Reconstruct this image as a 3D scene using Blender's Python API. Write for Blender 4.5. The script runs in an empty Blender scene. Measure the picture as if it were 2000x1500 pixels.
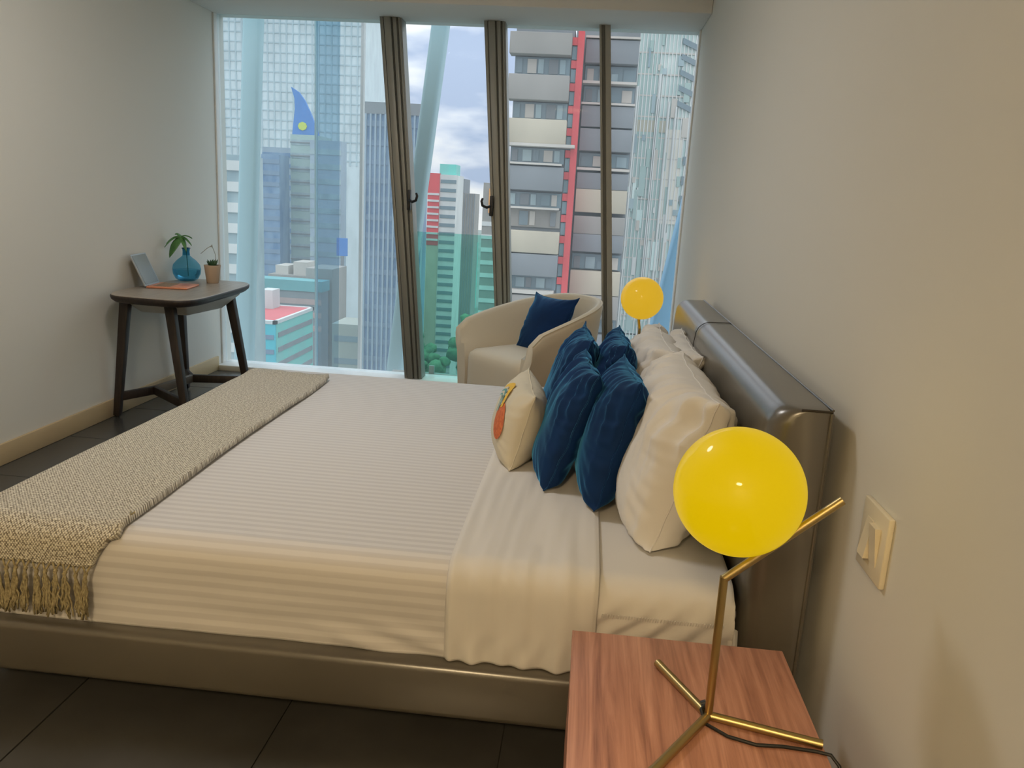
import bpy, bmesh, math, random
from mathutils import Vector, Matrix, noise
import numpy as np

random.seed(7)
SC = bpy.context.scene
COL = SC.collection


def lin(r, g, b):
    f = lambda c: (c / 255 / 12.92) if c / 255 <= .04045 else ((c / 255 + .055) / 1.055) ** 2.4
    return (f(r), f(g), f(b), 1.0)


# ------------------------------------------------------------------ camera
cam = bpy.data.cameras.new('camera')
cam.sensor_width = 36.0
cam.lens = 1560.06 / 2000 * 36.0
cam.clip_start = .02
cam.clip_end = 2000
cam_o = bpy.data.objects.new('camera', cam)
COL.objects.link(cam_o)
_r = Vector((0.99374912, 0.09756432, 0.05425766))
_u = Vector((-0.07456702, 0.21839785, 0.97300675))
_f = Vector((-0.08308098, 0.97097043, -0.22430775))
M = Matrix((_r, _u, -_f)).transposed().to_4x4()
M.translation = Vector((0, 0, 1.38))
cam_o.matrix_world = M
SC.camera = cam_o

# ------------------------------------------------------------------ colour management
vs = SC.view_settings
vs.view_transform = 'Standard'
vs.look = 'None'
vs.exposure = 0.0
vs.gamma = 1.0
vs.use_curve_mapping = False

# ------------------------------------------------------------------ sky: broken cloud all round
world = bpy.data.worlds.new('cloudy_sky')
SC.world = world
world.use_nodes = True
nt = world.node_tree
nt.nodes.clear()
tc = nt.nodes.new('ShaderNodeTexCoord')
mp = nt.nodes.new('ShaderNodeMapping')
mp.inputs['Scale'].default_value = (3.2, 3.2, 9.0)
mp.inputs['Location'].default_value = (2.1, .3, .85)
nz = nt.nodes.new('ShaderNodeTexNoise')
nz.inputs['Scale'].default_value = 1.5
nz.inputs['Detail'].default_value = 5
nz.inputs['Roughness'].default_value = .5
rp = nt.nodes.new('ShaderNodeValToRGB')
e = rp.color_ramp.elements
e[0].position = .38
e[0].color = (.34, .41, .56, 1)
e[1].position = .53
e[1].color = (.78, .77, .765, 1)
m_ = e.new(.455)
m_.color = (.56, .60, .69, 1)
bg = nt.nodes.new('ShaderNodeBackground')
bg.inputs['Strength'].default_value = 1.0
wo = nt.nodes.new('ShaderNodeOutputWorld')
nt.links.new(tc.outputs['Generated'], mp.inputs['Vector'])
nt.links.new(mp.outputs['Vector'], nz.inputs['Vector'])
nt.links.new(nz.outputs['Fac'], rp.inputs['Fac'])
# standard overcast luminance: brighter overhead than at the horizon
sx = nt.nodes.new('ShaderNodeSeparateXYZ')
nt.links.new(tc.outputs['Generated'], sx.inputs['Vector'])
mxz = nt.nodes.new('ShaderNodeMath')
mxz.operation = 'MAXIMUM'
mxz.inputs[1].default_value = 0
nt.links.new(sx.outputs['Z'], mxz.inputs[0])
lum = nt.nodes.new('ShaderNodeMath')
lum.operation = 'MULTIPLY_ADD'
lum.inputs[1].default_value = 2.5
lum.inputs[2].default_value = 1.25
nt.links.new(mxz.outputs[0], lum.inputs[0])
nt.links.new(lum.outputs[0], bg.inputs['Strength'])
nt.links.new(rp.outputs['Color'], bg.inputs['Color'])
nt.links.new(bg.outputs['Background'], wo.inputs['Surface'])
SKY = 1.0

# portal that guides sky light through the window opening (adds no light of its own)
pl = bpy.data.lights.new('window_portal', 'AREA')
pl.shape = 'RECTANGLE'
pl.size = 3.5
pl.size_y = 2.6
pl.cycles.is_portal = True
po = bpy.data.objects.new('window_portal', pl)
po.location = (-1.05, 6.05, 1.27)
po.rotation_euler = (math.radians(-90), 0, 0)
COL.objects.link(po)

CEIL_Z = 2.86
# tints of the added fill lamps
WARM, NEUTRAL = (1.0, .74, .42), (1.0, .96, .91)
# unseen ceiling lamps added to brighten the room (x, y, watts, colour, radius)
ADDED_LAMPS = [(-.45, -1.75, 88, WARM, .30), (-1.35, 2.9, 20, NEUTRAL, .28)]

# ------------------------------------------------------------------ helpers


def tag(o, label=None, cat=None, group=None, kind=None):
    if label:
        o['label'] = label
    if cat:
        o['category'] = cat
    if group:
        o['group'] = group
    if kind:
        o['kind'] = kind
    return o


def chain(p):
    v = Vector((0, 0, 0))
    while p is not None:
        v = v + p.location
        p = p.parent
    return v


def empty(name, loc, label=None, cat=None, group=None, kind=None, rz=0.0):
    o = bpy.data.objects.new(name, None)
    o.empty_display_size = .05
    o.location = loc
    o.rotation_euler = (0, 0, rz)
    COL.objects.link(o)
    return tag(o, label, cat, group, kind)


def link(name, me, mat, parent=None):
    if mat is not None and not me.materials:
        me.materials.append(mat)
    o = bpy.data.objects.new(name, me)
    COL.objects.link(o)
    if parent is not None:
        o.parent = parent
    return o


def mesh(name, verts, faces, mat, parent=None, smooth=False, local=False, recalc=True):
    if parent is not None and not local:
        c = chain(parent)
        verts = [(v[0] - c.x, v[1] - c.y, v[2] - c.z) for v in verts]
    me = bpy.data.meshes.new(name)
    me.from_pydata([tuple(v) for v in verts], [], faces)
    if recalc:
        bm = bmesh.new()
        bm.from_mesh(me)
        bmesh.ops.recalc_face_normals(bm, faces=bm.faces)
        bm.to_mesh(me)
        bm.free()
    if smooth:
        me.polygons.foreach_set('use_smooth', [True] * len(me.polygons))
    me.update()
    return link(name, me, mat, parent)


def bevel_obj(o, w, seg=2):
    me = o.data
    bm = bmesh.new()
    bm.from_mesh(me)
    bmesh.ops.bevel(bm, geom=list(bm.edges), offset=w, segments=seg, profile=.5, affect='EDGES', clamp_overlap=True)
    bm.to_mesh(me)
    bm.free()
    if seg > 1:
        me.polygons.foreach_set('use_smooth', [True] * len(me.polygons))
        try:
            me.set_sharp_from_angle(angle=math.radians(50))
        except Exception:
            pass
    me.update()
    return o


BOXF = [(0, 3, 2, 1), (4, 5, 6, 7), (0, 1, 5, 4), (1, 2, 6, 5), (2, 3, 7, 6), (3, 0, 4, 7)]


def box(name, x0, x1, y0, y1, z0, z1, mat, parent=None, bev=0, seg=2, local=False):
    v = [(x0, y0, z0), (x1, y0, z0), (x1, y1, z0), (x0, y1, z0), (x0, y0, z1), (x1, y0, z1), (x1, y1, z1), (x0, y1, z1)]
    o = mesh(name, v, BOXF, mat, parent, local=local)
    if bev:
        bevel_obj(o, bev, seg)
    return o


def lean_box(name, xb0, xb1, xt0, xt1, y0, y1, z0, z1, mat, parent=None, bev=0):
    v = [(xb0, y0, z0), (xb1, y0, z0), (xb1, y1, z0), (xb0, y1, z0), (xt0, y0, z1), (xt1, y0, z1), (xt1, y1, z1), (xt0, y1, z1)]
    o = mesh(name, v, BOXF, mat, parent)
    if bev:
        bevel_obj(o, bev, 2)
    return o


def prism(name, pts, z0, z1, mat, parent=None, bev=0, seg=2):
    n = len(pts)
    v = [(p[0], p[1], z0) for p in pts] + [(p[0], p[1], z1) for p in pts]
    f = [tuple(range(n))[::-1], tuple(range(n, 2 * n))] + [(i, (i + 1) % n, n + (i + 1) % n, n + i) for i in range(n)]
    o = mesh(name, v, f, mat, parent)
    if bev:
        bevel_obj(o, bev, seg)
    return o


def tube_geo(pts, r, n=10, cap=True):
    pts = [Vector(p) for p in pts]
    rs = r if isinstance(r, (list, tuple)) else [r] * len(pts)
    V, Fc = [], []
    ref = None
    for i, p in enumerate(pts):
        t = (pts[min(i + 1, len(pts) - 1)] - pts[max(i - 1, 0)])
        t = t.normalized() if t.length > 1e-9 else Vector((0, 0, 1))
        if ref is None:
            ref = Vector((0, 0, 1)) if abs(t.z) < .9 else Vector((1, 0, 0))
        a = t.cross(ref).normalized()
        b = a.cross(t).normalized()
        ref = b
        for k in range(n):
            an = 2 * math.pi * k / n
            V.append(tuple(p + (a * math.cos(an) + b * math.sin(an)) * rs[i]))
    for i in range(len(pts) - 1):
        for k in range(n):
            Fc.append((i * n + k, i * n + (k + 1) % n, (i + 1) * n + (k + 1) % n, (i + 1) * n + k))
    if cap:
        Fc.append(tuple(range(n))[::-1])
        Fc.append(tuple(range((len(pts) - 1) * n, len(pts) * n)))
    return V, Fc


def tube(name, pts, r, mat, parent=None, n=12, smooth=True, local=False):
    V, Fc = tube_geo(pts, r, n)
    o = mesh(name, V, Fc, mat, parent, smooth=smooth, local=local)
    try:
        o.data.set_sharp_from_angle(angle=math.radians(60))
    except Exception:
        pass
    return o


def lathe(name, prof, c, mat, parent=None, n=40, smooth=True):
    V, Fc = [], []
    for (r, z) in prof:
        for k in range(n):
            a = 2 * math.pi * k / n
            V.append((c[0] + r * math.cos(a), c[1] + r * math.sin(a), c[2] + z))
    m = len(prof)
    for i in range(m - 1):
        for k in range(n):
            Fc.append((i * n + k, i * n + (k + 1) % n, (i + 1) * n + (k + 1) % n, (i + 1) * n + k))
    Fc.append(tuple(range(n))[::-1])
    Fc.append(tuple(range((m - 1) * n, m * n)))
    o = mesh(name, V, Fc, mat, parent, smooth=smooth)
    try:
        o.data.set_sharp_from_angle(angle=math.radians(50))
    except Exception:
        pass
    return o


def grid_mesh(name, P, mat, parent=None, thick=0, local=False):
    """P: array [nu][nv][3] -> smooth sheet, optionally with a thickness"""
    nu, nv = P.shape[:2]
    V = P.reshape(-1, 3).tolist()
    Fc = [(i * nv + j, (i + 1) * nv + j, (i + 1) * nv + j + 1, i * nv + j + 1) for i in range(nu - 1) for j in range(nv - 1)]
    o = mesh(name, V, Fc, mat, parent, smooth=True, local=local, recalc=False)
    if thick:
        md = o.modifiers.new('thickness', 'SOLIDIFY')
        md.thickness = thick
        md.offset = -1
    return o


def grid_normals(P):
    du = np.gradient(P, axis=0)
    dv = np.gradient(P, axis=1)
    n = np.cross(du, dv)
    n /= np.maximum(np.linalg.norm(n, axis=2, keepdims=True), 1e-9)
    return n


def nz3(x, y, z):
    return noise.noise(Vector((x, y, z)))


# ------------------------------------------------------------------ materials
def mat(name, col, rough=.6, metal=0.0, var=None, bump=None, spec=.5, sheen=None, coat=None, coords='Object'):
    """var=(scale, colour2, stretch xyz, detail) noise mix; bump=(scale, strength, stretch)"""
    m = bpy.data.materials.new(name)
    m.use_nodes = True
    t = m.node_tree
    b = t.nodes['Principled BSDF']
    b.inputs['Base Color'].default_value = col
    b.inputs['Roughness'].default_value = rough
    b.inputs['Metallic'].default_value = metal
    b.inputs['Specular IOR Level'].default_value = spec
    if sheen:
        b.inputs['Sheen Weight'].default_value = sheen[0]
        b.inputs['Sheen Roughness'].default_value = sheen[1]
        b.inputs['Sheen Tint'].default_value = sheen[2]
    if coat:
        b.inputs['Coat Weight'].default_value = coat[0]
        b.inputs['Coat Roughness'].default_value = coat[1]
    c = t.nodes.new('ShaderNodeTexCoord')

    def tex(scale, stretch, detail=3):
        mpp = t.nodes.new('ShaderNodeMapping')
        mpp.inputs['Scale'].default_value = stretch
        t.links.new(c.outputs[coords], mpp.inputs['Vector'])
        n = t.nodes.new('ShaderNodeTexNoise')
        n.inputs['Scale'].default_value = scale
        n.inputs['Detail'].default_value = detail
        t.links.new(mpp.outputs['Vector'], n.inputs['Vector'])
        return n
    if var:
        n = tex(var[0], var[2] if len(var) > 2 else (1, 1, 1), var[3] if len(var) > 3 else 3)
        r = t.nodes.new('ShaderNodeValToRGB')
        r.color_ramp.elements[0].position = .35
        r.color_ramp.elements[1].position = .65
        r.color_ramp.elements[0].color = col
        r.color_ramp.elements[1].color = var[1]
        t.links.new(n.outputs['Fac'], r.inputs['Fac'])
        t.links.new(r.outputs['Color'], b.inputs['Base Color'])
    if bump:
        n = tex(bump[0], bump[2] if len(bump) > 2 else (1, 1, 1))
        bp = t.nodes.new('ShaderNodeBump')
        bp.inputs['Strength'].default_value = bump[1]
        bp.inputs['Distance'].default_value = bump[3] if len(bump) > 3 else .002
        t.links.new(n.outputs['Fac'], bp.inputs['Height'])
        t.links.new(bp.outputs['Normal'], b.inputs['Normal'])
    return m


def glass(name, tint, refl=.6, haze_veil=0.0):
    """thin clear sheet: lets light through with a tint and mirrors a little at grazing angles"""
    m = bpy.data.materials.new(name)
    m.use_nodes = True
    t = m.node_tree
    t.nodes.clear()
    o = t.nodes.new('ShaderNodeOutputMaterial')
    tr = t.nodes.new('ShaderNodeBsdfTransparent')
    tr.inputs['Color'].default_value = tint
    gl = t.nodes.new('ShaderNodeBsdfGlossy')
    gl.inputs['Roughness'].default_value = .02
    gl.inputs['Color'].default_value = (.9, .95, 1, 1)
    fr = t.nodes.new('ShaderNodeFresnel')
    fr.inputs['IOR'].default_value = 1.35
    mu = t.nodes.new('ShaderNodeMath')
    mu.operation = 'MULTIPLY'
    mu.inputs[1].default_value = refl
    mx = t.nodes.new('ShaderNodeMixShader')
    t.links.new(fr.outputs['Fac'], mu.inputs[0])
    t.links.new(mu.outputs[0], mx.inputs['Fac'])
    t.links.new(tr.outputs[0], mx.inputs[1])
    t.links.new(gl.outputs[0], mx.inputs[2])
    out = mx.outputs[0]
    if haze_veil:
        # thin film laid over the glass in place of outdoor haze
        tl = t.nodes.new('ShaderNodeBsdfTranslucent')
        tl.inputs['Color'].default_value = (.86, .93, .95, 1)
        m2 = t.nodes.new('ShaderNodeMixShader')
        m2.inputs['Fac'].default_value = haze_veil
        t.links.new(out, m2.inputs[1])
        t.links.new(tl.outputs[0], m2.inputs[2])
        out = m2.outputs[0]
    t.links.new(out, o.inputs['Surface'])
    return m


def emit(name, col, strength, coat=False):
    m = bpy.data.materials.new(name)
    m.use_nodes = True
    b = m.node_tree.nodes['Principled BSDF']
    b.inputs['Base Color'].default_value = (col[0] * .12, col[1] * .12, col[2] * .12, 1)
    b.inputs['Roughness'].default_value = .5
    b.inputs['Specular IOR Level'].default_value = .2
    b.inputs['Emission Color'].default_value = col
    b.inputs['Emission Strength'].default_value = strength
    if coat:
        b.inputs['Coat Weight'].default_value = .3
        b.inputs['Coat Roughness'].default_value = .06
    return m


WALL = mat('plaster_white', (.72, .705, .65, 1), .85, bump=(60, .06, (1, 1, 1), .001))
CEILM = mat('ceiling_paint', (.74, .73, .70, 1), .9, bump=(50, .04, (1, 1, 1), .001))
TILE = mat('grey_stone_tile', lin(76, 75, 72), .27, var=(2.2, lin(62, 61, 58), (1, 1, 1), 6), bump=(30, .05, (1, 1, 1), .001), coords='Object')
GROUT = mat('dark_grout', lin(58, 56, 52), .9, bump=(90, .1))
BASEB = mat('beige_baseboard', lin(196, 172, 132), .55, bump=(40, .03))
ALU = mat('olive_grey_aluminium', lin(146, 146, 140), .45, .25, bump=(200, .03, (1, 1, .02), .0005))
ALUD = mat('dark_gasket', lin(92, 90, 82), .6, bump=(120, .05))
SILLW = mat('white_sill_paint', (.82, .83, .82, 1), .35, bump=(60, .03))
BLACKP = mat('black_handle_plastic', (.012, .012, .014, 1), .4, bump=(90, .03))
GLASS_L = glass('window_glass_teal', (.92, .965, .97, 1), .02, .10)
GLASS_C = glass('window_glass_clear', (.95, .97, .97, 1), .02, .05)
GLASS_R = glass('railing_glass_green', (.62, .90, .84, 1), .02)
GLASS_F = glass('blue_fin_glass', (.64, .77, .84, 1), .02)
COLUMN = mat('teal_steel_column', lin(150, 184, 192), .55, bump=(14, .05, (1, 1, 1), .004))
POST = mat('pale_steel_post', lin(200, 198, 196), .5, bump=(30, .05))

LEATHER = mat('taupe_leather', lin(94, 89, 79), .30, var=(3, lin(86, 81, 72)), bump=(160, .08, (1, 1, 1), .001), spec=1.0, coat=(.35, .22))
SEAM = mat('dark_seam_thread', lin(48, 42, 34), .7, bump=(200, .1))
SHEET = mat('white_cotton_sheet', (.70, .68, .655, 1), .85, bump=(300, .05, (1, 1, 1), .0006), sheen=(.2, .5, (1, 1, 1, 1)))
PILLOWM = mat('white_cotton_pillow', (.72, .70, .675, 1), .85, bump=(300, .05, (1, 1, 1), .0006), sheen=(.2, .5, (1, 1, 1, 1)))
VELVET = mat('blue_velvet', lin(7, 48, 98), .75, var=(5, lin(5, 38, 80)), bump=(380, .1, (1, 1, 1), .0006), sheen=(1.0, .32, lin(96, 190, 250)), spec=.2)
CHAIRF = mat('cream_chair_fabric', lin(222, 212, 192), .9, bump=(450, .12, (1, 1, 1), .0008), sheen=(.25, .5, (1, 1, 1, 1)))
DARKW = mat('dark_stained_wood', lin(52, 42, 36), .5, var=(9, lin(38, 31, 27), (6, 6, .6)), bump=(40, .08, (6, 6, .6), .001))
DESKTOP = mat('greyed_oak_desktop', lin(170, 158, 144), .36, var=(6, lin(152, 140, 126), (9, .8, 4), 5), bump=(30, .05, (8, .7, 4), .001))
DRAWERM = mat('grey_lacquer', lin(196, 194, 186), .4, bump=(60, .02))
BRASS = mat('brushed_brass', lin(182, 160, 110), .36, 1.0, bump=(300, .04, (1, 1, .05), .0004))
BLACKC = mat('black_cable_rubber', (.012, .012, .011, 1), .5, bump=(200, .05))
PLASTW = mat('cream_switch_plastic', lin(226, 216, 192), .4, bump=(120, .02))
SILVER = mat('silver_laptop_shell', lin(176, 180, 182), .4, .5, bump=(200, .02))
SCREENM = mat('grey_laptop_screen', lin(150, 156, 156), .25, bump=(200, .01))
COPPER = mat('copper_laptop_deck', lin(226, 150, 118), .4, .25, bump=(200, .02))
KEYS = mat('grey_keys', lin(150, 128, 104), .6, bump=(150, .05))
POTM = mat('beige_clay_pot', lin(190, 168, 146), .8, bump=(60, .08))
SOIL = mat('dark_soil', lin(50, 40, 32), .95, bump=(120, .4))
LEAFG = mat('monstera_green', lin(58, 104, 48), .45, var=(14, lin(88, 140, 76)), bump=(40, .1))
SUCC = mat('succulent_green', lin(44, 78, 48), .5, var=(20, lin(70, 104, 70)), bump=(40, .1))
TWIG = mat('grey_twig', lin(170, 168, 158), .7, bump=(60, .1))


def striped_sheet():
    m = mat('striped_satin_cover', (.80, .78, .77, 1), .7, sheen=(.25, .4, (1, 1, 1, 1)))
    t = m.node_tree
    b = t.nodes['Principled BSDF']
    c = t.nodes.new('ShaderNodeUVMap')
    w = t.nodes.new('ShaderNodeTexWave')
    w.wave_type = 'BANDS'
    w.bands_direction = 'Y'
    w.inputs['Scale'].default_value = 2 * math.pi / 20 / .031
    w.inputs['Distortion'].default_value = .25
    w.inputs['Detail'].default_value = 1
    r = t.nodes.new('ShaderNodeValToRGB')
    r.color_ramp.elements[0].position = .35
    r.color_ramp.elements[0].color = (.68, .665, .66, 1)
    r.color_ramp.elements[1].position = .65
    r.color_ramp.elements[1].color = (.595, .578, .575, 1)
    t.links.new(c.outputs['UV'], w.inputs['Vector'])
    t.links.new(w.outputs['Fac'], r.inputs['Fac'])
    t.links.new(r.outputs['Color'], b.inputs['Base Color'])
    bp = t.nodes.new('ShaderNodeBump')
    bp.inputs['Strength'].default_value = .25
    bp.inputs['Distance'].default_value = .0015
    t.links.new(w.outputs['Fac'], bp.inputs['Height'])
    t.links.new(bp.outputs['Normal'], b.inputs['Normal'])
    return m


COVER = striped_sheet()


def woven(name, c_dark, c_light, period):
    m = mat(name, c_light, .95, sheen=(.3, .6, (1, .97, .9, 1)))
    t = m.node_tree
    b = t.nodes['Principled BSDF']
    c = t.nodes.new('ShaderNodeUVMap')
    outs = []
    for rot in (35, -40):
        mpp = t.nodes.new('ShaderNodeMapping')
        mpp.inputs['Rotation'].default_value = (0, 0, math.radians(rot))
        w = t.nodes.new('ShaderNodeTexWave')
        w.inputs['Scale'].default_value = 1.0 / period * 2 * math.pi / 20
        w.inputs['Distortion'].default_value = 1.2
        w.inputs['Detail'].default_value = 2
        w.inputs['Detail Scale'].default_value = 3
        t.links.new(c.outputs['UV'], mpp.inputs['Vector'])
        t.links.new(mpp.outputs['Vector'], w.inputs['Vector'])
        outs.append(w.outputs['Fac'])
    mu = t.nodes.new('ShaderNodeMath')
    mu.operation = 'MULTIPLY'
    t.links.new(outs[0], mu.inputs[0])
    t.links.new(outs[1], mu.inputs[1])
    n = t.nodes.new('ShaderNodeTexNoise')
    n.inputs['Scale'].default_value = 130
    n.inputs['Detail'].default_value = 3
    t.links.new(c.outputs['UV'], n.inputs['Vector'])
    ad = t.nodes.new('ShaderNodeMath')
    ad.operation = 'ADD'
    sub = t.nodes.new('ShaderNodeMath')
    sub.operation = 'MULTIPLY_ADD'
    sub.inputs[1].default_value = 2.2
    sub.inputs[2].default_value = -.95
    t.links.new(n.outputs['Fac'], sub.inputs[0])
    t.links.new(mu.outputs[0], ad.inputs[0])
    t.links.new(sub.outputs[0], ad.inputs[1])
    r = t.nodes.new('ShaderNodeValToRGB')
    r.color_ramp.elements[0].position = .05
    r.color_ramp.elements[0].color = c_dark
    r.color_ramp.elements[1].position = .7
    r.color_ramp.elements[1].color = c_light
    t.links.new(ad.outputs[0], r.inputs['Fac'])
    t.links.new(r.outputs['Color'], b.inputs['Base Color'])
    bp = t.nodes.new('ShaderNodeBump')
    bp.inputs['Strength'].default_value = .7
    bp.inputs['Distance'].default_value = .003
    t.links.new(ad.outputs[0], bp.inputs['Height'])
    t.links.new(bp.outputs['Normal'], b.inputs['Normal'])
    return m


THROW = woven('heathered_knit_throw', lin(116, 107, 90), lin(240, 235, 220), .0065)
TASSEL = mat('tassel_yarn', lin(176, 164, 128), .95, var=(120, lin(140, 128, 96)), bump=(260, .4, (1, 1, 1), .002))


def walnut():
    m = mat('walnut_veneer', lin(160, 100, 74), .42)
    t = m.node_tree
    b = t.nodes['Principled BSDF']
    c = t.nodes.new('ShaderNodeTexCoord')
    mpp = t.nodes.new('ShaderNodeMapping')
    mpp.inputs['Scale'].default_value = (20, .9, 3)
    mpp.inputs['Rotation'].default_value = (0, 0, math.radians(2))
    n = t.nodes.new('ShaderNodeTexNoise')
    n.inputs['Scale'].default_value = 2.2
    n.inputs['Detail'].default_value = 8
    n.inputs['Roughness'].default_value = .62
    n.inputs['Distortion'].default_value = .6
    r = t.nodes.new('ShaderNodeValToRGB')
    el = r.color_ramp.elements
    el[0].position = .3
    el[0].color = lin(146, 98, 80)
    el[1].position = .7
    el[1].color = lin(214, 158, 132)
    k = el.new(.5)
    k.color = lin(187, 132, 108)
    t.links.new(c.outputs['Object'], mpp.inputs['Vector'])
    t.links.new(mpp.outputs['Vector'], n.inputs['Vector'])
    t.links.new(n.outputs['Fac'], r.inputs['Fac'])
    t.links.new(r.outputs['Color'], b.inputs['Base Color'])
    bp = t.nodes.new('ShaderNodeBump')
    bp.inputs['Strength'].default_value = .08
    bp.inputs['Distance'].default_value = .001
    t.links.new(n.outputs['Fac'], bp.inputs['Height'])
    t.links.new(bp.outputs['Normal'], b.inputs['Normal'])
    return m


WALNUT = walnut()

# ------------------------------------------------------------------ room shell
XL, XR, YW, YB = -2.745, .637, 5.82, -2.6
SOFF_Z, SOFF_Y = 2.545, 5.31


def S(o, kind='structure'):
    o['kind'] = kind
    return o


floor = S(box('floor', XL - .2, XR + .2, YB - .2, YW + .12, -.12, -.006, GROUT))
tile_me = None
px, py = .593, .62
ix0 = -.722
for i in range(-4, 4):
    for j in range(-6, 10):
        x0, x1 = ix0 + i * px, ix0 + (i + 1) * px
        y0, y1 = 3.3 + (j - 5) * py, 3.3 + (j - 4) * py
        x0, x1 = max(x0, XL), min(x1, XR)
        y0, y1 = max(y0, YB), min(y1, YW - .12)
        if x1 - x0 < .03 or y1 - y0 < .03:
            continue
        g = .0025
        box('tile', x0 + g, x1 - g, y0 + g, y1 - g, -.006, random.uniform(-.0004, .0004), TILE, floor)
S(box('ceiling', XL - .2, XR + .2, YB - .2, SOFF_Y, CEIL_Z, CEIL_Z + .12, CEILM))
sof = S(box('ceiling_soffit', XL, XR, SOFF_Y, YW + .14, SOFF_Z, CEIL_Z + .12, CEILM, bev=.006))
S(box('wall_left', XL - .2, XL, YB - .2, YW + .14, -.12, CEIL_Z + .1, WALL))
S(box('wall_right', XR, XR + .2, YB - .2, YW + .14, -.12, CEIL_Z + .1, WALL))
S(box('wall_back', XL, XR, YB - .2, YB, -.12, CEIL_Z + .1, WALL))
S(box('baseboard_left', XL, XL + .014, YB, YW - .10, 0, .105, BASEB, bev=.003))
S(box('baseboard_right', XR - .014, XR, YB, YW - .10, 0, .105, BASEB, bev=.003))

# added fill lamps: a white rim, an opal dish and the lamp itself
TRIMW = mat('white_trim_ring', (.8, .8, .78, 1), .5, bump=(60, .02))
lamp_txt = ['behind the camera', 'above the foot of the bed']
for k, (x, y, w, wc, rad) in enumerate(ADDED_LAMPS):
    d = empty('added_fill_lamp', (x, y, CEIL_Z), 'added fill lamp with round opal dish, unseen ' + lamp_txt[k], 'ceiling lamp')
    lathe('rim', [(rad + .01, -.001), (rad + .02, -.001), (rad + .022, -.04), (rad + .01, -.045), (rad + .01, -.001)], (x, y, CEIL_Z), TRIMW, d, 40)
    lathe('opal_dish', [(rad, -.002), (rad, -.018), (rad * .98, -.02)], (x, y, CEIL_Z), emit('opal_dish_glow', (wc[0], wc[1], wc[2], 1), 4), d, 40)
    L = bpy.data.lights.new('added_fill_light', 'AREA')
    L.shape = 'DISK'
    L.size = rad * 2
    L.energy = w
    L.color = wc
    lo = bpy.data.objects.new('added_fill_light', L)
    lo.location = (0, 0, -.03)
    COL.objects.link(lo)
    lo.parent = d

# ------------------------------------------------------------------ window wall
ZT = SOFF_Z + .01


def lx(xb, xt, z):
    return xb + (xt - xb) * z / 2.545


S(box('trim_1', XL, XR, YW - .11, YW + .12, -.004, .038, SILLW, bev=.004))          # white sill
S(box('trim_2', XL, XL + .012, YW - .03, YW + .05, .038, ZT, SILLW, bev=.002))
S(box('trim_3', XR - .012, XR, YW - .03, YW + .05, .038, ZT, SILLW, bev=.002))


def mullion(name, b0, b1, t0, t1, y0=5.735, ribs=True):
    m = S(lean_box(name, b0, b1, t0, t1, y0 + .01, YW + .06, .038, ZT, ALU, bev=.003))
    if ribs:
        def at(f, z):
            w0 = lx(b0, t0, z)
            w1 = lx(b1, t1, z)
            return w0 + (w1 - w0) * f
        for f0, f1, mm, dy in ((0, .16, ALU, .012), (.20, .52, ALU, .022), (.535, .575, ALUD, .0135), (.60, .78, ALU, .015), (.80, .84, ALUD, .0125), (.86, .94, ALU, .010)):
            lean_box('rib', at(f0, .04), at(f1, .04), at(f0, 2.55), at(f1, 2.55), y0 - dy + .01, y0 + .012, .04, 2.548, mm, m, bev=.0015)
    return m


mullion('trim_4', -1.295, -1.170, -1.533, -1.385)
mullion('trim_5', -.596, -.493, -.816, -.672)
m3 = mullion('trim_6', .176, .252, -.042, .033, ribs=False)
lean_box('rib', .192, .212, -.026, -.006, 5.735, 5.75, .04, 2.548, ALUD, m3)
lean_box('rib', .176, .190, -.042, -.028, 5.73, 5.75, .04, 2.548, ALU, m3)
lean_box('rib', .214, .252, -.004, .033, 5.733, 5.75, .04, 2.548, ALU, m3)


def window(n, b0, b1, t0, t1, m, y):
    w = S(empty('window_%d' % n, ((b0 + b1) / 2, y, .04)))
    lean_box('pane', b0, b1, t0, t1, y, y + .008, .04, ZT, m, w)
    return w


window(1, XL + .012, -1.297, XL + .012, -1.534, GLASS_L, YW + .02)
w2 = window(2, -1.168, -.598, -1.384, -.818, GLASS_C, YW + .03)
window(3, -.491, .174, -.671, -.043, GLASS_C, YW + .02)
window(4, .254, XR - .012, .034, XR - .012, GLASS_C, YW + .02)


def handle(xc, z, s):
    h = box('handle', xc - .012, xc + .012, 5.69, 5.735, z - .07, z + .07, BLACKP, w2, bev=.004)
    pts = [(xc, 5.70, z + .0), (xc + s * .03, 5.675, z - .012), (xc + s * .058, 5.665, z + .0), (xc + s * .066, 5.665, z + .03), (xc + s * .058, 5.668, z + .05)]
    tube('lever', pts, [.010, .010, .010, .009, .008], BLACKP, h, 10)


handle(lx(-1.170, -1.385, 1.34) - .008, 1.34, 1)
handle(lx(-.596, -.816, 1.33) + .008, 1.33, -1)
# safety railing of green glass outside the opening sash
rg = empty('glass_railing', (-.95, 5.97, 0), 'waist-high green tinted glass railing outside the middle casement window', 'railing')
lean_box('panel', -1.20, -.53, -1.20 - .095, -.53 - .095, 5.965, 5.977, .04, 1.112, GLASS_R, rg)
box('clamp', -1.16, -1.12, 5.955, 5.985, .038, .10, ALU, rg, bev=.003)
box('clamp', -.62, -.58, 5.955, 5.985, .038, .10, ALU, rg, bev=.003)
box('base_ledge', -1.45, -.4, 5.94, 6.0, -.03, .04, ALU, rg, bev=.003)

# leaning steel columns and a glass fin outside the facade


def column(x0b, x1b, x0t, x1t, zb, zt, y, d, label, bev=.03, m=None):
    c = empty('facade_column', ((x0b + x1b) / 2, y, zb), label, 'column', 'leaning steel columns outside the window')
    lean_box('shaft', x0b, x1b, x0t, x1t, y, y + d, zb, zt, m or COLUMN, c, bev=bev)
    return c


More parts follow.
